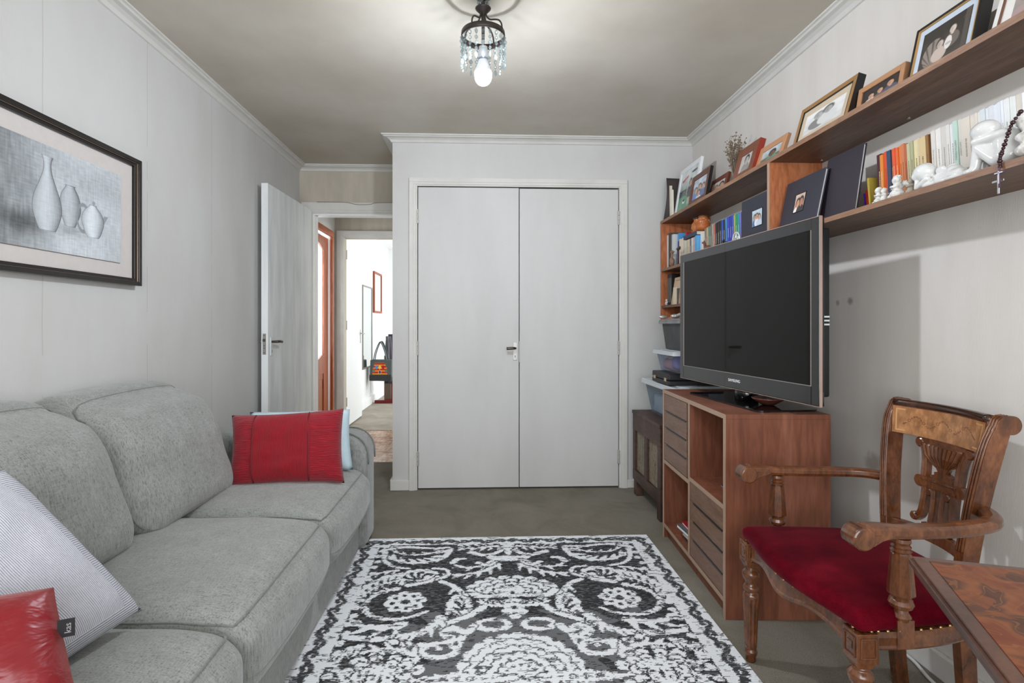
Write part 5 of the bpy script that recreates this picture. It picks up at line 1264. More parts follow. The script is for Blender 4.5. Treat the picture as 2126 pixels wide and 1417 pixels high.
# left hand run behind the television top
GL = 'books on the left of the lower shelf'
L_ = [  # y far, y near, height, colour, x spine, name
 (3.700, 3.672, .235, '#dfe3e6', 1.30, 'tall thin white book against the side panel'),
 (3.668, 3.636, .245, '#4a463f', 1.30, 'tall book with a dark photographic cover beside the thin white book'),
 (3.634, 3.606, .230, '#d5d7d2', 1.31, 'tall off-white book right of the dark photographic one'),
 (3.575, 3.548, .228, '#4f9bd8', 1.33, 'tall light blue book at the left of the lower shelf'),
 (3.545, 3.525, .170, '#4d2a86', 1.32, 'thin purple book with an orange foot'),
 (3.520, 3.500, .180, '#dcd2bb', 1.32, 'cream book between the purple and the red book'),
 (3.495, 3.470, .183, '#e4dccb', 1.33, 'off-white book touching the red book'),
 (3.462, 3.440, .215, '#b02430', 1.34, 'red covered book on the left of the lower shelf'),
 (3.400, 3.372, .150, '#d5d2be', 1.31, 'cream paperback under the left end of the navy book'),
 (3.368, 3.345, .150, '#bfb9ae', 1.31, 'greyish paperback under the navy book'),
 (3.342, 3.315, .150, '#d9c79a', 1.31, 'yellowish paperback under the navy book'),
 (3.312, 3.290, .150, '#6f6580', 1.31, 'muted violet paperback under the navy book'),
 (3.287, 3.262, .150, '#d9d4ca', 1.31, 'light grey paperback under the middle of the navy book'),
 (3.259, 3.235, .150, '#c9a9a0', 1.31, 'pinkish paperback under the navy book'),
 (3.232, 3.200, .155, '#5aa7dc', 1.31, 'light blue paperback under the right end of the navy book'),
 (3.195, 3.165, .172, '#e8e6df', 1.33, 'white book just right of the light blue paperback'),
 (3.160, 3.135, .168, '#dcd6c8', 1.33, 'off-white book left of the leaning olive books'),
 (3.130, 3.105, .182, '#8a7f68', 1.33, 'olive brown book at the start of the leaning group'),
 (3.102, 3.082, .182, '#c9a68c', 1.33, 'pale brown book in the leaning group'),
 (3.079, 3.058, .184, '#5f8a78', 1.33, 'dull green book in the leaning group'),
 (3.055, 3.030, .184, '#7f7468', 1.33, 'grey brown book in the leaning group'),
 (3.027, 3.008, .186, '#a8a69c', 1.33, 'light grey book in the leaning group'),
 (3.005, 2.985, .182, '#c9614f', 1.33, 'thin salmon red book before the black books'),
 (2.982, 2.958, .186, '#1c1c1e', 1.33, 'black book, first of the black ones'),
 (2.955, 2.932, .188, '#242223', 1.33, 'black book, second of the black ones'),
 (2.929, 2.908, .188, '#191a1f', 1.33, 'black book, last before the royal blue one'),
 (2.905, 2.888, .186, '#2d55c9', 1.33, 'thin royal blue book between black books'),
 (2.885, 2.862, .186, '#20232b', 1.33, 'blackish book right of the thin royal blue one'),
 (2.859, 2.838, .188, '#3c8fc4', 1.33, 'sky blue book in the blue group'),
 (2.835, 2.810, .190, '#3343b8', 1.33, 'cobalt blue book in the blue group'),
 (2.807, 2.785, .190, '#2f3aa6', 1.33, 'deep blue book in the blue group'),
 (2.782, 2.764, .190, '#3a52b8', 1.33, 'mid blue book behind the round white ornament'),
 (2.761, 2.745, .186, '#b4b06a', 1.33, 'thin olive yellow book after the blue group'),
 (2.742, 2.722, .188, '#2e9a5e', 1.33, 'green book near the group photo album'),
 (2.719, 2.700, .188, '#2f9aa6', 1.33, 'teal book near the group photo album'),
 (2.697, 2.680, .186, '#7a78c8', 1.33, 'lilac blue book near the group photo album'),
 (2.677, 2.655, .186, '#3550a8', 1.33, 'blue book closest to the group photo album')]
for i, (ya, yb, h_, c_, xs, lb) in enumerate(L_):
    book(lb, xs, .12, yb, ya - yb - .0008, ZS + (.0010 if i > 17 else 0), h_, c_, group=GL, tilt=(2.4 if i >= 17 else 0), marks=(1 if i > 7 else 0), mk=('#d8d4c8' if sum(srgb(c_)) < .8 else '#6a6258'))
M_ = Matrix.Translation((1.305, 3.195, ZS + .157)) 
t = thing('book', 'navy blue book lying flat on top of the upright paperbacks', 'book', M=M_)
obj('cover', box(box(bx(0, .115, 0, .21, 0, .002), 0, .115, 0, .21, .022, .024), 0, .002, 0, .21, .002, .022), flat('#1f2c49', .4), t, local=True); obj('pages', bx(.002, .112, .003, .207, .002, .022), flat('#cfcabc', .9), t, local=True)
# terracotta pots on the books
for (x, y, z, s_, neck, lb) in ((1.385, 3.318, ZS + .1825, 1.0, 1, 'terracotta jug with a dark painted line standing on the flat books'), (1.425, 3.215, ZS + .183, 1.15, 0, 'round terracotta pot with white flower decoration on the books')): pass
t = thing('terracotta_jug', 'small orange terracotta jug with a dark rim on top of the navy book', 'jug', (1.365, 3.335, ZS + .1815))
pr = [(0, 0), (.022, 0), (.034, .02), (.038, .04), (.032, .066), (.020, .082), (.018, .092), (.022, .1), (.015, .1), (.012, .085)]
obj('body', lathe(BM(), pr, (0, 0, 0), 28), flat('#b9713a', .5), t, local=True, smooth=True); obj('rim', lathe(BM(), [(.018, .094), (.0235, .098), (.0235, .104), (.015, .104)], (0, 0, 0), 24), flat('#3c3a3a', .4), t, local=True, smooth=True)
obj('painted_line', tube(BM(), cr([(-.030, .0, .07), (-.037, .006, .05), (-.040, .000, .035), (-.034, -.012, .02)], 5), .0018, 5), flat('#2b1a12', .5), t, local=True)
t = thing('terracotta_pot', 'round terracotta pot with pale flower decoration beside the jug', 'pot', (1.362, 3.235, ZS + .1815))
pr = [(0, 0), (.028, 0), (.040, .018), (.043, .036), (.036, .044), (.044, .05), (.036, .075), (.024, .088), (.026, .094), (.018, .094), (.018, .08)]
obj('body', lathe(BM(), pr, (0, 0, 0), 28), flat('#b4622c', .5), t, local=True, smooth=True); obj('rim', lathe(BM(), [(.022, .090), (.029, .093), (.028, .099), (.02, .099)], (0, 0, 0), 24), flat('#4a3a30', .4), t, local=True, smooth=True)
bm = BM(); rs = random.Random(3)
for k in range(26):
    th, z = rs.uniform(0, 2 * PI), rs.uniform(.052, .078); r_ = .044 - (z - .05) * .32
    bmesh.ops.create_icosphere(bm, subdivisions=1, radius=.0030, matrix=Matrix.Translation((r_ * math.cos(th), r_ * math.sin(th), z)))
obj('flower_dots', bm, flat('#d8c9b4', .6), t, local=True)
# ornaments in front of the left books
bm = BM(); c0 = Vector((1.292, 2.66, ZS + .040)); r_ = .036
tube(bm, [c0 + Vector((0, r_ * math.cos(q), r_ * math.sin(q))) for q in [k * 2 * PI / 28 for k in range(29)]], .0045, 8)
for k in range(5):
    th = PI / 2 + k * 2 * PI / 5; th2 = PI / 2 + (k + 2) * 2 * PI / 5
    tube(bm, [c0 + Vector((0, r_ * math.cos(th), r_ * math.sin(th))), c0 + Vector((0, r_ * math.cos(th2), r_ * math.sin(th2)))], .0028, 6)
solo('round_ornament', bm, flat('#dcdcde', .35, .2), 'white ring ornament with a star inside before the blue books', 'ornament', smooth=True)
bm = BM(); blob(bm, [('e', (1.295, 2.775, ZS + .03), (.016, .026, .020)), ('c', (1.295, 2.80, ZS + .03), (1.295, 2.815, ZS + .058), .008, .006), ('c', (1.295, 2.75, ZS + .02), (1.295, 2.735, ZS + .006), .007, .005), ('c', (1.295, 2.80, ZS + .02), (1.295, 2.80, ZS + .006), .007, .006)])
remesh(solo('animal_figurine', bm, M_black, 'small black animal figurine before the blue books', 'figurine'), .003)
bm = BM(); blob(bm, [('e', (1.285, 2.99, ZS + .045), (.014, .040, .016)), ('c', (1.285, 3.015, ZS + .05), (1.285, 3.035, ZS + .085), .010, .007), ('e', (1.285, 3.048, ZS + .085), (.006, .018, .007)), ('c', (1.285, 3.015, ZS + .04), (1.285, 3.02, ZS + .006), .006, .005), ('c', (1.285, 2.965, ZS + .04), (1.285, 2.96, ZS + .006), .006, .005), ('c', (1.285, 2.955, ZS + .05), (1.285, 2.925, ZS + .03), .005, .003), ('c', (1.285, 3.03, ZS + .09), (1.285, 3.028, ZS + .102), .003, .002)])
remesh(solo('animal_figurine', bm, flat('#6b4436', .5), 'brown wooden horse like figurine before the leaning books', 'figurine'), .003)
bm = BM(); blob(bm, [('e', (1.285, 3.56, ZS + .035), (.016, .022, .034)), ('e', (1.285, 3.555, ZS + .10), (.012, .020, .012)), ('c', (1.285, 3.56, ZS + .06), (1.285, 3.555, ZS + .09), .008, .007), ('c', (1.285, 3.535, ZS + .10), (1.285, 3.50, ZS + .095), .006, .002)])
remesh(solo('bird_figurine', bm, flat('#8a6d5a', .35), 'brown bird figurine before the purple book', 'figurine'), .003)
bm = BM(); blob(bm, [('c', (1.285, 3.455, ZS + .0085), (1.285, 3.455, ZS + .09), .007, .005), ('e', (1.285, 3.44, ZS + .105), (.012, .026, .010)), ('e', (1.285, 3.42, ZS + .112), (.008, .012, .008))])
remesh(solo('bird_figurine', bm, flat('#3b3028', .4), 'dark long necked bird figurine before the red book', 'figurine'), .003)
# small shelf below: dark binders, wooden frame, tiny figurine
for k in range(3):
    M_ = Matrix.Translation((1.30, 3.665 - k * .026, 1.2888)); t = thing('binder', ('black ring binder nearest the side panel on the small shelf', 'black ring binder between two others on the small shelf', 'black ring binder nearest the little wooden frame')[k], 'binder', group='black binders on the small shelf', M=M_)
    obj('spine', bx(0, .15, 0, .023, 0, .215), flat('#141416', .5), t, local=True, bevel=.003); obj('spine_strip', bx(-.0006, .0, .008, .013, .02, .19), flat('#a8aaa8', .5), t, local=True)
pframe('small pale wooden frame with a dark picture standing on the small shelf', 3.595, 3.45, 1.475, 1.318, 1.29, 1.2886, .022, flat('#c9a98a', .5), 0, None, lambda U, V: np.where((V > .62)[..., None], np.array((.82, .72, .60)), np.array((.10, .09, .09))) * np.ones(U.shape + (3,)), back=False, group=None)
solo('card', bx(1.272, 1.275, 3.44, 3.50, 1.2886, 1.40), flat('#d9cbb0', .8), 'cream card leaning in front of the small wooden frame', 'card')
bm = BM(); blob(bm, [('e', (1.285, 3.665, 1.302), (.010, .012, .014)), ('e', (1.285, 3.665, 1.325), (.008, .008, .009)), ('c', (1.285, 3.652, 1.308), (1.285, 3.640, 1.315), .005, .003)])
remesh(solo('figurine', bm, M_bisque, 'tiny white figurine on the small shelf by the black binders', 'figurine'), .0025)

# -------------------------------------------------- white ceramic figures on the lower shelf
ZF = ZL1 + .0005
def angel(label, y, x, s, wings=True, m=M_bisque, lean=0):
    """small kneeling cherub, about .05*s m tall, facing the room (-x)"""
    t = thing('angel_figurine', label, 'figurine', (x, y, ZF), group='small white angels on the lower shelf')
    bm = BM(); S = lambda *p: Vector(p) * s
    blob(bm, [('e', S(0, 0, .012), (.017 * s, .017 * s, .0125 * s)), ('e', S(0, 0, .026), (.011 * s, .012 * s, .016 * s)), ('e', S(-.002, lean, .0465), (.0105 * s, .010 * s, .011 * s)),
              ('c', S(-.003, .011, .032), S(-.014, .003, .030), .004 * s, .0035 * s), ('c', S(-.003, -.011, .032), S(-.014, -.003, .030), .004 * s, .0035 * s), ('e', S(-.012, .008, .006), (.008 * s, .005 * s, .005 * s)), ('e', S(-.012, -.008, .006), (.008 * s, .005 * s, .005 * s))])
    remesh(obj('body', bm, m, t, local=True), .0016 * s, 3)
    hb = BM(); rs = random.Random(int(y * 999))
    for k in range(26):
        th = rs.uniform(0, 2 * PI); ph = rs.uniform(0, 1.2); bmesh.ops.create_icosphere(hb, subdivisions=1, radius=.0034 * s, matrix=Matrix.Translation(S(.001 + .0095 * math.sin(ph) * math.cos(th), lean + .0092 * math.sin(ph) * math.sin(th), .0475 + .0105 * math.cos(ph))))
    obj('hair', hb, m, t, local=True, smooth=True)
    if wings:
        for sg in (-1, 1):
            bw = BM()
            for k in range(6):
                a_ = math.radians(20 + k * 22); q = S(.008, sg * (.010 + .026 * math.cos(a_) * (1 - .06 * k)), .030 + .020 * math.sin(a_) - .006)
                tube(bw, [S(.008, sg * .006, .028), S(.009, 0, 0) * 0 + (S(.008, sg * .006, .028) + q) / 2 + S(.001, 0, .002), q], [.0022 * s, .0034 * s, .0014 * s], 6)
            obj('wing', bw, m, t, local=True, smooth=True)
angel('small white angel figurine nearest the large black album', 1.694, 1.300, .95, True, lean=.003)
angel('smallest white angel figurine, second from the large black album', 1.668, 1.296, .80, False)
angel('largest of the small white angel figurines, with spread wings', 1.618, 1.300, 1.25, True)
angel('small white angel figurine closest to the lying cherub', 1.568, 1.304, .90, True, flat('#a89f90', .7), lean=-.003)
t = thing('cherub_figurine', 'glossy white cherub lying on its front before the cream books', 'figurine', (1.31, 1.45, ZF), group='large white ceramic cherubs')
bm = BM(); blob(bm, [('e', (1.300, 1.516, ZF + .054), (.027, .032, .027)), ('e', (1.290, 1.530, ZF + .046), (.015, .014, .014)), ('c', (1.312, 1.485, ZF + .024), (1.312, 1.440, ZF + .024), .017, .019), ('e', (1.312, 1.430, ZF + .030), (.021, .024, .021)), ('c', (1.305, 1.43, ZF + .022), (1.30, 1.40, ZF + .020), .018, .015), ('c', (1.30, 1.405, ZF + .018), (1.30, 1.388, ZF + .012), .012, .009), ('c', (1.325, 1.43, ZF + .03), (1.325, 1.392, ZF + .016), .014, .010),
                     ('c', (1.285, 1.49, ZF + .028), (1.285, 1.525, ZF + .010), .009, .008), ('c', (1.285, 1.525, ZF + .010), (1.29, 1.53, ZF + .036), .008, .007), ('c', (1.33, 1.49, ZF + .028), (1.325, 1.53, ZF + .010), .009, .008), ('e', (1.327, 1.455, ZF + .052), (.006, .020, .010)), ('e', (1.302, 1.462, ZF + .046), (.005, .018, .012))])
for p_ in (1.49, 1.45, 1.415): blob(bm, [('e', (1.30, p_, ZF + .010), (.02, .03, .0105))])
remesh(obj('body', bm, M_ceramic, t), .0022, 3)
t = thing('cherub_figurine', 'large glossy white cherub sitting with its head resting on folded arms', 'figurine', (1.31, 1.30, ZF), group='large white ceramic cherubs')
bm = BM(); blob(bm, [('e', (1.295, 1.322, ZF + .106), (.026, .036, .026)), ('e', (1.30, 1.345, ZF + .097), (.018, .018, .018)), ('c', (1.31, 1.275, ZF + .030), (1.31, 1.280, ZF + .075), .030, .026), ('e', (1.31, 1.275, ZF + .026), (.034, .036, .026)), ('e', (1.308, 1.310, ZF + .052), (.022, .030, .034)),
                     ('c', (1.295, 1.29, ZF + .022), (1.290, 1.335, ZF + .066), .019, .015), ('c', (1.290, 1.335, ZF + .066), (1.290, 1.345, ZF + .014), .014, .012), ('c', (1.325, 1.29, ZF + .022), (1.322, 1.335, ZF + .066), .019, .015), ('c', (1.322, 1.335, ZF + .066), (1.322, 1.345, ZF + .014), .014, .012),
                     ('c', (1.292, 1.268, ZF + .082), (1.278, 1.335, ZF + .080), .012, .009), ('c', (1.278, 1.335, ZF + .080), (1.305, 1.350, ZF + .078), .009, .008), ('c', (1.33, 1.268, ZF + .082), (1.33, 1.33, ZF + .080), .012, .010), ('e', (1.282, 1.355, ZF + .008), (.010, .018, .0085)), ('e', (1.325, 1.355, ZF + .008), (.010, .018, .0085))])
remesh(obj('body', bm, M_ceramic, t), .0030, 5)
bw = BM(); blob(bw, [('e', (1.325, 1.243, ZF + .093), (.008, .020, .028), -.5, 'X'), ('e', (1.325, 1.236, ZF + .112), (.006, .012, .016), -.9, 'X')]); remesh(obj('wing', bw, M_ceramic, t), .0028, 3)
t = thing('cherub_figurine', 'white figurine wrapped with a dark rosary at the right edge of the lower shelf', 'figurine', (1.30, 1.205, ZF), group='large white ceramic cherubs')
bm = BM(); blob(bm, [('e', (1.292, 1.213, ZF + .092), (.022, .022, .024)), ('c', (1.30, 1.205, ZF + .025), (1.30, 1.207, ZF + .06), .026, .020), ('e', (1.29, 1.20, ZF + .018), (.032, .030, .018)), ('c', (1.285, 1.225, ZF + .055), (1.272, 1.20, ZF + .04), .010, .008)])
remesh(obj('body', bm, M_bisque, t), .003, 4)
# rosary with two crosses hanging over the shelf edge
t = thing('rosary', 'dark bead rosary with a small crucifix hanging over the lower shelf edge', 'rosary', (1.262, 1.235, ZL0))
path = cr([(1.262, 1.200, ZF + .105), (1.266, 1.225, ZF + .085), (1.268, 1.238, ZF + .060), (1.262, 1.243, ZF + .03), (1.258, 1.246, ZF + .010), (1.256, 1.244, ZF - .012)], 7)
bm = BM()
for k, p_ in enumerate(path):
    if k % 2 == 0: bmesh.ops.create_icosphere(bm, subdivisions=2, radius=.0042 if k % 6 else .0055, matrix=Matrix.Translation(p_))
obj('beads', bm, flat('#33191f', .3), t, smooth=True); obj('chain', tube(BM(), path, .0006, 4), M_black, t)
obj('crucifix', box(bx(1.2525, 1.2545, 1.2405, 1.2455, ZF - .062, ZF - .012), 1.2525, 1.2545, 1.229, 1.257, ZF - .028, ZF - .023), flat('#451c3c', .4), t, bevel=.0008)
obj('figure', box(bx(1.2505, 1.2523, 1.2418, 1.2442, ZF - .052, ZF - .022), 1.2505, 1.2523, 1.233, 1.253, ZF - .027, ZF - .0245), flat('#c9c6cc', .3, .5), t)
t = thing('silver_cross', 'plain silver cross hanging behind the dark crucifix at the shelf edge', 'cross', (1.258, 1.25, ZL0))
obj('cross', box(bx(1.257, 1.2595, 1.2470, 1.2525, ZF - .075, ZF - .022), 1.257, 1.2595, 1.236, 1.266, ZF - .046, ZF - .041), flat('#bdbdc2', .25, .8), t, bevel=.0008)
obj('cord', tube(BM(), [(1.2585, 1.2497, ZF - .022), (1.2590, 1.2495, ZF + .002), (1.268, 1.246, ZF + .004)], .0006, 4), M_black, t)

# ================================================================== ARMCHAIR
YC = 1.528
hw_ = lambda z: .128 + .052 * min(1, max(0, (z - .42) / .45)); cs_ = lambda z: .012 * min(1, max(0, (z - .42) / .45))   # half width and centre of the back
t = thing('armchair', 'carved walnut armchair with a dark red velvet seat against the right wall', 'armchair', (1.12, YC, 0))
def fx(s):            # front edge of the seat, s in -1..1 across
    return .893 - .020 * math.cos(s * PI) * (1 - .3 * abs(s)) - .006
def seatwarp(u, p):
    k = (u.x + 1) / 2; p.y *= 1 - .235 * k
    s = max(-1, min(1, u.y))
    if u.x < 0: p.x += (fx(s) - .888) * (-u.x)
    p.y += .010 * math.copysign(1, u.y) * (1 - (2 * k - 1) ** 2) * abs(u.y)
    if u.z > 0: p.z += .016 * (1 - u.x ** 2) * (1 - u.y ** 2) - .006 * (abs(u.y) > .98)
    return p
obj('seat', rbox(BM(), (1.108, YC, .435), (.450, .595, .052), .024, 22, seatwarp), M_velvet, t, smooth=True, sub=1)
# front apron
bm = BM(); rings = []; N_ = 40
for k in range(N_ + 1):
    s = k / N_ * 2 - 1; y = YC + s * .250; x = fx(s) + .006
    zb = .366 - .010 * math.cos(s * 2 * PI) - .010 * (abs(s) > .9) ; zt_ = .411
    sec = [(x, zb), (x - .004, zb + .004), (x - .004, zb + .012), (x, zb + .016), (x + .002, zt_), (x + .024, zt_), (x + .024, zb)]
    rings.append([bm.verts.new((a_, y, b_)) for a_, b_ in sec])
for r0, r1 in zip(rings, rings[1:]):
    for j in range(7): bm.faces.new((r0[j], r0[(j + 1) % 7], r1[(j + 1) % 7], r1[j]))
bm.faces.new(rings[0]); bm.faces.new(rings[-1][::-1]); obj('apron', bm, M_chair, t)
for sg in (-1, 1):
    bm = BM()
    pts = cr([(.925, YC + sg * .270, .389), (1.06, YC + sg * .268, .389), (1.20, YC + sg * .238, .389), (1.335, YC + sg * .165, .389)], 7)
    sweep(bm, pts, [(-.022, -.011), (-.016, -.015), (-.010, -.013), (.004, -.015), (.022, -.012), (.022, .011), (.010, .015), (-.010, .013), (-.016, .015), (-.022, .011)]); obj('side_rail', bm, M_chair, t)
    # front legs: corner block, turned and fluted
    y = YC + sg * .265; x = .922
    bm = bx(x - .027, x + .027, y - .027, y + .027, .338, .411)
    prism(bm, [(x - .027, .338), (x + .027, .338), (x + .018, .322), (x - .018, .322)], 'y', y - .018, y + .018)
    for (fxx, ax) in ((x - .0275, 'x'),):
        for q in ((y - .020, y + .020, .352, .356), (y - .020, y + .020, .398, .402), (y - .020, y - .016, .352, .402), (y + .016, y + .020, .352, .402)): box(bm, x - .030, x - .026, *q)
        box(bm, x - .029, x - .026, y - .009, y + .009, .367, .387)
    for q in ((x - .020, x + .020, .352, .356), (x - .020, x + .020, .398, .402), (x - .020, x - .016, .352, .402), (x + .016, x + .020, .352, .402)): box(bm, q[0], q[1], y - .030, y - .026, q[2], q[3])
    obj('corner_block', bm, M_chair, t, bevel=.0015)
    pr = [(.0001, 0), (.015, 0), (.017, .004), (.016, .018), (.020, .026), (.021, .034), (.019, .040), (.015, .043), (.0185, .050), (.019, .058), (.020, .070), (.0225, .14), (.0255, .205), (.0265, .222), (.0235, .236), (.018, .240), (.024, .246), (.0255, .253), (.022, .260), (.017, .266), (.019, .276), (.026, .286), (.0285, .297), (.027, .306), (.020, .314), (.017, .318), (.022, .322), (.0001, .323)]
    pr2 = []
    for (r0, z0), (r1, z1) in zip(pr, pr[1:]):
        m_ = max(1, int((z1 - z0) / .012)); pr2 += [(r0 + (r1 - r0) * i / m_, z0 + (z1 - z0) * i / m_) for i in range(m_)]
    pr2.append(pr[-1])
    obj('leg', lathe(BM(), pr2, (x, y, 0), 60, (.062, .215, 10, .20)), M_chair, t, smooth=True)
    # arm support
    x = 1.018; y = YC + sg * .272
    bm = bx(x - .021, x + .021, y - .016, y + .016, .372, .440)
    pr = [(.018, .436), (.022, .446), (.016, .455), (.0145, .462), (.024, .468), (.0275, .477), (.024, .486), (.018, .491), (.022, .494), (.029, .500)]
    lathe(bm, pr, (x, y, 0), 28)
    lathe(bm, [(.0295, .500), (.0285, .515), (.022, .596), (.018, .600)], (x, y, 0), 8)
    lathe(bm, [(.017, .598), (.023, .604), (.018, .609), (.0215, .614), (.017, .619), (.021, .626), (.020, .634)], (x, y, 0), 28)
    obj('arm_support', bm, M_chair, t)
    # arm
    P_ = [(1.345, YC + sg * .148, .652), (1.325, YC + sg * .190, .652), (1.285, YC + sg * .232, .651), (1.21, YC + sg * .255, .649), (1.12, YC + sg * .266, .648), (1.02, YC + sg * .272, .650), (.955, YC + sg * .273, .654), (.915, YC + sg * .273, .655)]
    pts = cr(P_, 6); n = len(pts)
    def sec(i):
        s = i / (n - 1); w_ = .019 + .004 * math.sin(s * PI) + .006 * max(0, s - .75) * 4; h = .013 + .002 * s
        return [(-h, -w_ * .8), (-h * .3, -w_), (h * .6, -w_ * .95), (h, -w_ * .6), (h * 1.15, 0), (h, w_ * .6), (h * .6, w_ * .95), (-h * .3, w_), (-h, w_ * .8)]
    bm = sweep(BM(), pts, sec)
    # scroll at the front end, axis across the arm
    M_ = Matrix.Translation((.910, YC + sg * .273 - .026, .640)) @ Matrix.Rotation(-PI / 2, 4, 'X')
    lathe(bm, [(.001, 0), (.024, .0), (.0285, .003), (.029, .026), (.0285, .049), (.024, .052), (.001, .052)], (0, 0, 0), 26, M=M_)
    prism(bm, [(.915, .618), (.935, .622), (.955, .634), (.985, .642), (.985, .655), (.915, .660)], 'y', YC + sg * .273 - .023, YC + sg * .273 + .023)
    obj('armrest', bm, M_chair, t, smooth=False, bevel=.002)
    # stile: back leg and upright in one piece
    cl = [(1.338, 0, .019), (1.326, .12, .020), (1.316, .28, .022), (1.312, .42, .024), (1.314, .50, .024), (1.323, .60, .025), (1.336, .70, .026), (1.352, .79, .027), (1.364, .845, .026), (1.376, .880, .022)]
    sp = cr([(a_, b_, c_) for a_, b_, c_ in cl], 5); bm = BM(); rg = []
    for p in sp: rg.append([bm.verts.new(q) for q in ((p.x - p.z, -.0135, p.y), (p.x - p.z, .0135, p.y), (p.x + p.z, .0135, p.y), (p.x + p.z, -.0135, p.y))])
    for a_, b_ in zip(rg, rg[1:]):
        for q in range(4): bm.faces.new((a_[q], a_[(q + 1) % 4], b_[(q + 1) % 4], b_[q]))
    bm.faces.new(rg[0][::-1]); bm.faces.new(rg[-1])
    prism(bm, [(1.352, .878), (1.361, .898), (1.373, .908), (1.389, .911), (1.400, .9104), (1.400, .886), (1.398, .866)], 'y', -.0132, .0132)
    lathe(bm, [(.001, 0), (.0255, 0), (.0255, .0264), (.001, .0264)], n=30, M=Matrix.Translation((1.400, -.0132, .885)) @ Matrix.Rotation(-PI / 2, 4, 'X'))
    for off in (-.008, 0, .008):
        tube(bm, [(p.x - p.z - .0005, off, p.y) for p in sp[22:]] + [(1.361, off, .899), (1.373, off, .908), (1.389, off, .910)], .0034, 6)
    yz = lambda z: sg * hw_(z) + cs_(z)
    for v in bm.verts: v.co.y += YC + yz(v.co.z) - sg * .004
    obj('stile', bm, M_chair, t, bevel=.001)
bow = lambda s: .030 * (1 - s * s)
ys = lambda z: hw_(z) - .014
def rail(name, z0, z1, x0, x1, th, m, rollr=0):
    bm = BM(); rings = []; n = 24
    for k in range(n + 1):
        s = k / n * 2 - 1; r_ = []
        for (xx, zz) in ((x0, z0), (x1, z1), (x1 + th, z1), (x0 + th, z0)): r_.append(bm.verts.new((xx + bow(s), YC + cs_(zz) + s * ys(zz), zz)))
        rings.append(r_)
    for a_, b_ in zip(rings, rings[1:]):
        for j in range(4): bm.faces.new((a_[j], a_[(j + 1) % 4], b_[(j + 1) % 4], b_[j]))
    bm.faces.new(rings[0]); bm.faces.new(rings[-1][::-1]); return obj(name, bm, m, t, bevel=.002)
cr_ = rail('crest_rail', .802, .893, 1.340, 1.353, .020, M_chair)
obj('crest_roll', tube(BM(), [(1.364 + bow(s), YC + cs_(.9) + s * ys(.9), .897) for s in [k / 20 * 2 - 1 for k in range(21)]], .0135, 12), wood('chair_dark_roll', '#2a170d', '#3d2214', '#523020', (7, 7, 2), .18, .5, .6), cr_, smooth=True)
rail('lower_rail', .503, .536, 1.304, 1.308, .020, M_chair)
def inlay(U, V):
    nz = np.array([[noise.noise(Vector((x * 14, y * 3, 2))) + .5 * noise.noise(Vector((x * 60, y * 8, 5))) for x in U[0]] for y in V[:, 0]])
    o = np.array((.60, .41, .25)) + nz[..., None] * np.array((.12, .10, .08))
    bd = (np.abs(U - .035) < .006) & (V > .12) & (V < .9) | (np.abs(U - .965) < .006) & (V > .12) & (V < .9) | ((np.abs(V - .9) < .02) | (np.abs(V - .12) < .02)) & ((U < .12) | (U > .88)) & (U > .03) & (U < .97)
    o[bd] = (.76, .57, .36)
    m = np.zeros(U.shape); rs = random.Random(6)
    for k in range(15):
        u0 = .16 + k * .048; v0 = .52 + .16 * math.sin(k * 1.1); r_ = .030 if k % 3 == 0 else .018
        d = np.hypot((U - u0) * 1.0, (V - v0) * .3); th = np.arctan2((V - v0) * .3, U - u0)
        m = np.where(d < r_ * (1 + .35 * np.cos(th * 5 + k)), 1, m); m = np.where(np.abs(d - r_ * .45) < .0035, 2, m)
        for q in (-1, 1): m = np.where(np.hypot((U - u0 - q * .022) / .016, (V - v0 - q * .22) / .09) < 1, 1, m)
    ln = np.abs(V - .52 - .16 * np.sin((U - .16) / .048 * 1.1)) < .025; m = np.where(ln & (U > .1) & (U < .9) & (m == 0), 2, m)
    o[m == 1] = o[m == 1] * 1.06 + .015; ed = (m == 2); o[ed] = (.42, .24, .12)
    return o
M_inlay = attr_mat('inlaid_veneer', .3, .5, .4)
gi = paint_grid('inlay_panel', 1, 1, 320, 60, inlay, Matrix(), M_inlay, cr_)
ri = rootm(t).inverted()
for v in gi.data.vertices:
    s = 1 - 2 * v.co.x; k = v.co.y; z = .8035 + .084 * k; s *= .97
    v.co = ri @ Vector((1.340 + .013 * (z - .802) / .091 + bow(s) - .0012, YC + cs_(z) + s * ys(z), z))
# splat, cut out like a fluted urn held by scrolls
xs = lambda z: 1.310 + (z - .536) / (.802 - .536) * .032 + .030
sp = obj('splat', bx(0, .001, 0, .001, 0, .001), M_chair, t) if False else None
def bar(pts, w_, d=.012):
    P = [Vector((xs(z) + .004, YC + y, z)) for y, z in pts]; return P
bm = BM()
def strip(pts, w_, hb=.009):
    pp = cr([(xs(z) + .006, YC + y, z) for y, z in pts], 6)
    # section: across the bar (in the y-z plane) w_, through thickness hb
    rings = []
    for i, p in enumerate(pp):
        tt = (pp[min(i + 1, len(pp) - 1)] - pp[max(i - 1, 0)]).normalized(); n_ = Vector((1, 0, 0)); b_ = tt.cross(n_).normalized(); ww = w_ if not callable(w_) else w_(i / (len(pp) - 1))
        rings.append([bm.verts.new(p + n_ * a_ + b_ * c_) for a_, c_ in ((-hb, -ww * .5), (-hb * 1.25, -ww * .3), (-hb * .75, 0), (-hb * 1.25, ww * .3), (-hb, ww * .5), (hb, ww * .5), (hb, -ww * .5))])
    for r0, r1 in zip(rings, rings[1:]):
        for j in range(7): bm.faces.new((r0[j], r0[(j + 1) % 7], r1[(j + 1) % 7], r1[j]))
    bm.faces.new(rings[0]); bm.faces.new(rings[-1][::-1])
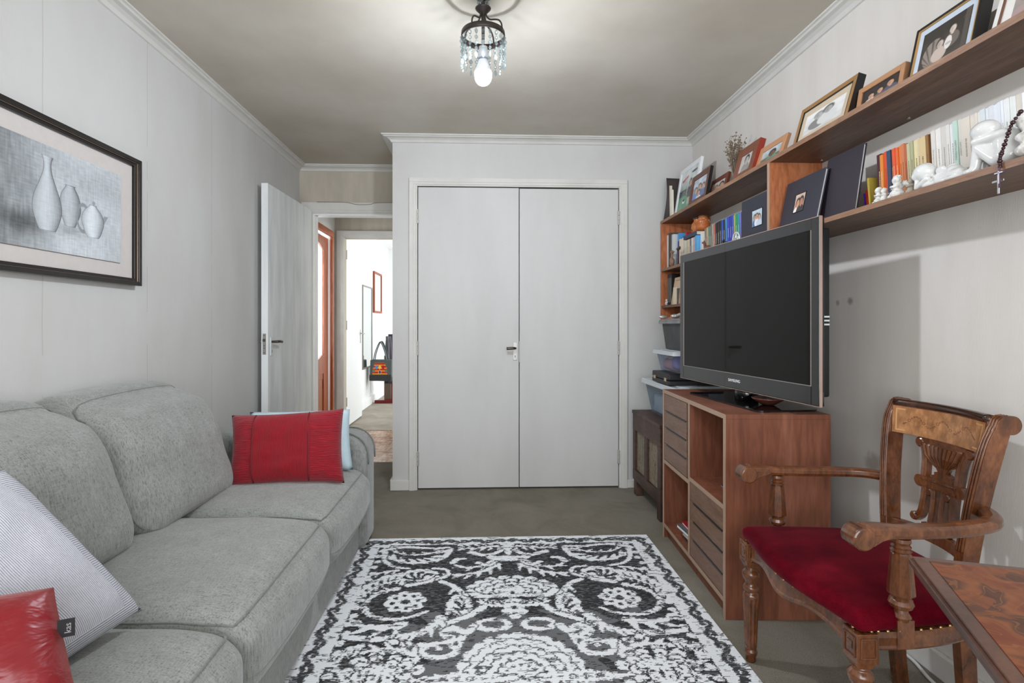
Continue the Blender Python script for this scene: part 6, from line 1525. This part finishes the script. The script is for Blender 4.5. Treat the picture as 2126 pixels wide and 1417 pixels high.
def knob(y, z, r): lathe(bm, [(.001, -.011), (r * .75, -.011), (r, -.008), (r, .009), (.001, .009)], (0, 0, 0), 18, M=Matrix.Translation((xs(z) + .006, YC + y, z)) @ Matrix.Rotation(PI / 2, 4, 'Y'))
for sg in (-1, 1):
    strip([(sg * .082, .792), (sg * .068, .770), (sg * .060, .735), (sg * .058, .690)], .020); knob(sg * .086, .786, .0155)
    strip([(sg * .050, .662), (sg * .050, .615), (sg * .056, .575), (sg * .074, .556)], .020); knob(sg * .078, .560, .013)
    strip([(sg * .017, .662), (sg * .015, .60), (sg * .018, .536)], .017)
    strip([(sg * .050, .545), (sg * .030, .536), (sg * .010, .540)], .014)
    knob(sg * .031, .646, .012)
prism(bm, [(YC - .070, .790), (YC + .070, .790), (YC + .062, .760), (YC + .046, .735), (YC + .020, .722), (YC + .014, .712), (YC + .026, .708), (YC + .026, .700), (YC + .036, .697), (YC + .036, .686), (YC - .036, .686), (YC - .036, .697), (YC - .026, .700), (YC - .026, .708), (YC - .014, .712), (YC - .020, .722), (YC - .046, .735), (YC - .062, .760)], 'x', xs(.74) - .002, xs(.74) + .014)
for k in range(9):
    a_ = (k - 4) / 4; tube(bm, [(xs(.74) - .003, YC + a_ * .062, .786), (xs(.74) - .005, YC + a_ * .050, .755), (xs(.74) - .002, YC + a_ * .022, .727)], [.0055, .006, .003], 8)
capsule = [(YC + sgn * .068 + .018 * math.cos(math.radians(a_)), .672 + .018 * math.sin(math.radians(a_))) for sgn, rg in ((1, range(-90, 91, 15)), (-1, range(90, 271, 15))) for a_ in rg]
prism(bm, capsule, 'x', xs(.672) - .006, xs(.672) + .014)
for z in (.662, .682): tube(bm, [(xs(.672) - .006, YC - .062, z), (xs(.672) - .006, YC + .062, z)], .0035, 6)
box(bm, xs(.79) - .002, xs(.79) + .014, YC - .080, YC + .080, .783, .803)
obj('splat', bm, M_chair, t)
# brass nails along the lower edge of the velvet
nb = BM(); bmesh.ops.create_icosphere(nb, subdivisions=2, radius=.0042); nme = bpy.data.meshes.new('nail'); nb.to_mesh(nme); nb.free(); nme.materials.append(flat('#b89a6a', .25, .9))
np_ = [(fx(s) + .004, YC + s * .262, .4145) for s in [k / 13 * 2 - 1 for k in range(14)]]
for sg in (-1, 1): np_ += [tuple(p + Vector((0, sg * .0135, .0255))) for p in cr([(.935, YC + sg * .270, .389), (1.06, YC + sg * .268, .389), (1.20, YC + sg * .238, .389), (1.31, YC + sg * .180, .389)], 5)]
for p in np_:
    o = bpy.data.objects.new('nail', nme); C.objects.link(o); o.parent = t; o.location = ri @ Vector(p)

# ================================================================== MARQUETRY TABLE (corner at lower right)
C0 = Vector((.744, .902)); e1 = Vector((.948, -.318)); e2 = Vector((-.430, -.902))
zt = .750
t = thing('side_table', 'wooden side table with a marquetry top at the lower right corner', 'table', (.93, .60, 0))
quad = [C0, C0 + e1 * .62, C0 + e1 * .62 + e2 * .50, C0 + e2 * .50]
ctr = sum(quad, Vector((0, 0))) / 4
def ins(d): return [q + (ctr - q).normalized() * d * 1.4 for q in quad]
a = Nd('marquetry'); v0 = a.map((1, 1, 1), rot=(0, 0, .4))
n1 = a.noise(v0, 7.5, 2, .5, 1.8); n2 = a.noise(v0, 17, 3, .5, 1.0); n3 = a.noise(a.map((40, 8, 8), rot=(0, 0, .3)), 2, 3)
c1 = a.ramp(n1, [(.44, '#573424'), (.475, '#7c4b2d'), (.50, '#8a5130'), (.62, '#743a22')]); r1 = a.n('ShaderNodeMath', operation='PINGPONG'); a.l(a.math('MULTIPLY', n1, 7.0), r1.inputs[0]); r1.inputs[1].default_value = .5
ln = a.math('LESS_THAN', r1.outputs[0], .035); c2 = a.mix(c1, '#96663c', a.math('MULTIPLY', ln, .45)); c3 = a.mix(c2, '#82492a', a.math('MULTIPLY', a.math('GREATER_THAN', n2, .57), .7))
a.col(a.mix(c3, a.ramp(n3, [(.3, '#b8a8a0'), (.65, '#ffffff')]), .5, 'MULTIPLY')); a.set(Roughness=.42, Coat_Weight=.08, Coat_Roughness=.2, Specular_IOR_Level=.3); M_marq = a.m
tt = obj('table_top', prism(prism(BM(), [tuple(q) for q in quad], 'z', zt - .016, zt - .004), [tuple(q) for q in ins(.006)], 'z', zt - .030, zt - .0158), M_table, t, bevel=.003)
obj('top_edge', prism(BM(), [tuple(q) for q in ins(.004)], 'z', zt - .0042, zt - .0008), M_table, tt, bevel=.001)
obj('marquetry_panel', prism(BM(), [tuple(q) for q in ins(.022)], 'z', zt - .0009, zt + .0002), M_marq, tt)
cc = (ctr.x + .03, ctr.y - .08)
obj('pedestal', lathe(BM(), [(.03, .09), (.035, .12), (.022, .16), (.030, .22), (.040, .30), (.028, .42), (.020, .56), (.028, .62), (.022, .66), (.06, .70), (.07, .7195)], (*cc, 0), 28), M_chair, t, smooth=True)
for k in range(3):
    th = -.6 + k * 2 * PI / 3; pp = cr([(cc[0] + .02 * math.cos(th), cc[1] + .02 * math.sin(th), .12), (cc[0] + .10 * math.cos(th), cc[1] + .10 * math.sin(th), .13), (cc[0] + .18 * math.cos(th), cc[1] + .18 * math.sin(th), .05), (cc[0] + .21 * math.cos(th), cc[1] + .21 * math.sin(th), .018)], 6)
    obj('leg', tube(BM(), pp, .017, 10), M_chair, t, smooth=True)

# ================================================================== CHANDELIER
LX, LY = .004, 2.130
t = thing('chandelier', 'small dark metal chandelier hung with crystal strings around a bare glowing bulb', 'ceiling light', (LX, LY, ZC))
def lz(z): return z - ZC
M_iron = flat('#3b3431', .45, .5)
a = Nd('crystal'); gl = a.n('ShaderNodeBsdfGlossy'); gl.inputs['Roughness'].default_value = .06; tr = a.n('ShaderNodeBsdfTransparent'); tr.inputs[0].default_value = (.70, .77, .79, 1)
tl = a.n('ShaderNodeBsdfTranslucent'); tl.inputs[0].default_value = (.85, .93, .93, 1); m1 = a.n('ShaderNodeMixShader'); m1.inputs[0].default_value = .04; m2 = a.n('ShaderNodeMixShader'); lw = a.n('ShaderNodeLayerWeight'); lw.inputs[0].default_value = .35
a.l(tr.outputs[0], m1.inputs[1]); a.l(tl.outputs[0], m1.inputs[2]); a.l(a.math('ADD', a.math('MULTIPLY', lw.outputs['Facing'], .35), .10), m2.inputs[0]); a.l(m1.outputs[0], m2.inputs[1]); a.l(gl.outputs[0], m2.inputs[2]); a.l(m2.outputs[0], a.out.inputs[0]); M_cry = a.m
obj('ceiling_canopy', lathe(BM(), [(.0, lz(2.468)), (.034, lz(2.4675)), (.032, lz(2.460)), (.014, lz(2.452)), (.006, lz(2.445)), (.0, lz(2.445))], n=28), M_iron, t, local=True, smooth=True)
obj('stem', lathe(BM(), [(.004, lz(2.445)), (.009, lz(2.437)), (.004, lz(2.430)), (.006, lz(2.418)), (.005, lz(2.405)), (.008, lz(2.39)), (.005, lz(2.26))][::-1], n=16), M_iron, t, local=True, smooth=True)
for k in range(6):
    th = k * PI / 3 + .3; bm = BM(); bmesh.ops.create_icosphere(bm, subdivisions=1, radius=.008, matrix=Matrix.Translation((.019 * math.cos(th), .019 * math.sin(th), lz(2.436))) @ Matrix.Diagonal((1, 1, 1.3, 1)))
    obj('glass_drop', bm, M_cry, t, local=True)
obj('cup', lathe(BM(), [(.004, lz(2.386)), (.010, lz(2.390)), (.018, lz(2.400)), (.030, lz(2.412)), (.032, lz(2.416)), (.029, lz(2.417)), (.014, lz(2.405)), (.004, lz(2.400))], n=32), M_iron, t, local=True, smooth=True)
RZ, RR = 2.307, .087
for k in range(4):
    th = PI / 4 + k * PI / 2 + .25; c_, s_ = math.cos(th), math.sin(th)
    P = [(.012, 2.395), (.018, 2.378), (.032, 2.364), (.054, 2.358), (.072, 2.350), (.083, 2.334), (.086, 2.312)]
    obj('arm', tube(BM(), cr([(r_ * c_, r_ * s_, lz(z)) for r_, z in P], 5), .0033, 8), M_iron, t, local=True, smooth=True)
obj('ring', lathe(BM(), [(RR - .002, lz(RZ - .011)), (RR, lz(RZ - .012)), (RR + .001, lz(RZ)), (RR, lz(RZ + .012)), (RR - .002, lz(RZ + .012)), (RR - .003, lz(RZ)), (RR - .002, lz(RZ - .011))], n=64, cap=False), M_iron, t, local=True, smooth=True)
def strand(n_, big=.0095, tail=True):
    bm = BM(); z = 0
    for k in range(n_):
        r_ = big * (1 - .05 * k) * (1.0 if k % 2 == 0 else .78); h_ = r_ * (2.3 if k < n_ - 1 else 3.2)
        lathe(bm, [(.0003, z), (r_ * .6, z - h_ * .22), (r_ * .92, z - h_ * .45), (r_ * .62, z - h_ * .75), (.0003, z - h_)], n=6, cap=False, M=Matrix.Rotation(k * .6, 4, 'Z') @ Matrix.Diagonal((1, .6, 1, 1)) if k % 2 == 0 else None); z -= h_ + .0012
    me = bpy.data.meshes.new('crystal_string'); bm.to_mesh(me); bm.free(); me.materials.append(M_cry); return me
ms = [strand(5, .0112), strand(6, .0100), strand(5, .0106)]
for k in range(20):
    th = 2 * PI * k / 20; o = bpy.data.objects.new('crystal_string', ms[(k * 2 + (k // 5)) % 3]); C.objects.link(o); o.parent = t
    o.location = ((RR - .001) * math.cos(th), (RR - .001) * math.sin(th), lz(RZ - .012)); o.rotation_euler = (0, 0, th)
for k in range(0):
    th = 2 * PI * (k + .5) / 10; o = bpy.data.objects.new('crystal_string', ms[k % 2]); C.objects.link(o); o.parent = t
    o.location = (.058 * math.cos(th), .058 * math.sin(th), lz(RZ - .018)); o.rotation_euler = (0, 0, th)
sk = obj('socket', lathe(BM(), [(.006, lz(2.265)), (.017, lz(2.262)), (.019, lz(2.235)), (.017, lz(2.215)), (.016, lz(2.214))], n=28), flat('#cfd2d6', .5), t, local=True, smooth=True)
obj('socket_collar', lathe(BM(), [(.017, lz(2.216)), (.0205, lz(2.2155)), (.0205, lz(2.2095)), (.017, lz(2.209))], n=28), flat('#8a93a5', .4), t, local=True, smooth=True)
obj('bulb_neck', lathe(BM(), [(.0165, lz(2.2145)), (.022, lz(2.195)), (.0285, lz(2.180)), (.0335, lz(2.160))], n=32, cap=False), flat('#e9ebee', .5), t, local=True, smooth=True)
obj('bulb', lathe(BM(), [(.0334, lz(2.161)), (.0340, lz(2.153)), (.0338, lz(2.145)), (.0325, lz(2.137)), (.0300, lz(2.129)), (.0260, lz(2.122)), (.0200, lz(2.1155)), (.0130, lz(2.1115)), (.0060, lz(2.110)), (.0001, lz(2.1098))], n=32), emit('lit_bulb', '#eef4ff', BULB_STRENGTH), t, local=True, smooth=True)

# white cable on the carpet along the right wall
meta(solo('cable', tube(BM(), cr([(1.474, 2.02, .006), (1.472, 1.86, .006), (1.470, 1.76, .007), (1.446, 1.66, .006), (1.440, 1.52, .006), (1.455, 1.35, .006), (1.47, 1.15, .006)], 8), .0055, 8), flat('#d8d8d4', .5), 'white cable lying on the carpet behind the armchair legs', 'cable', smooth=True))
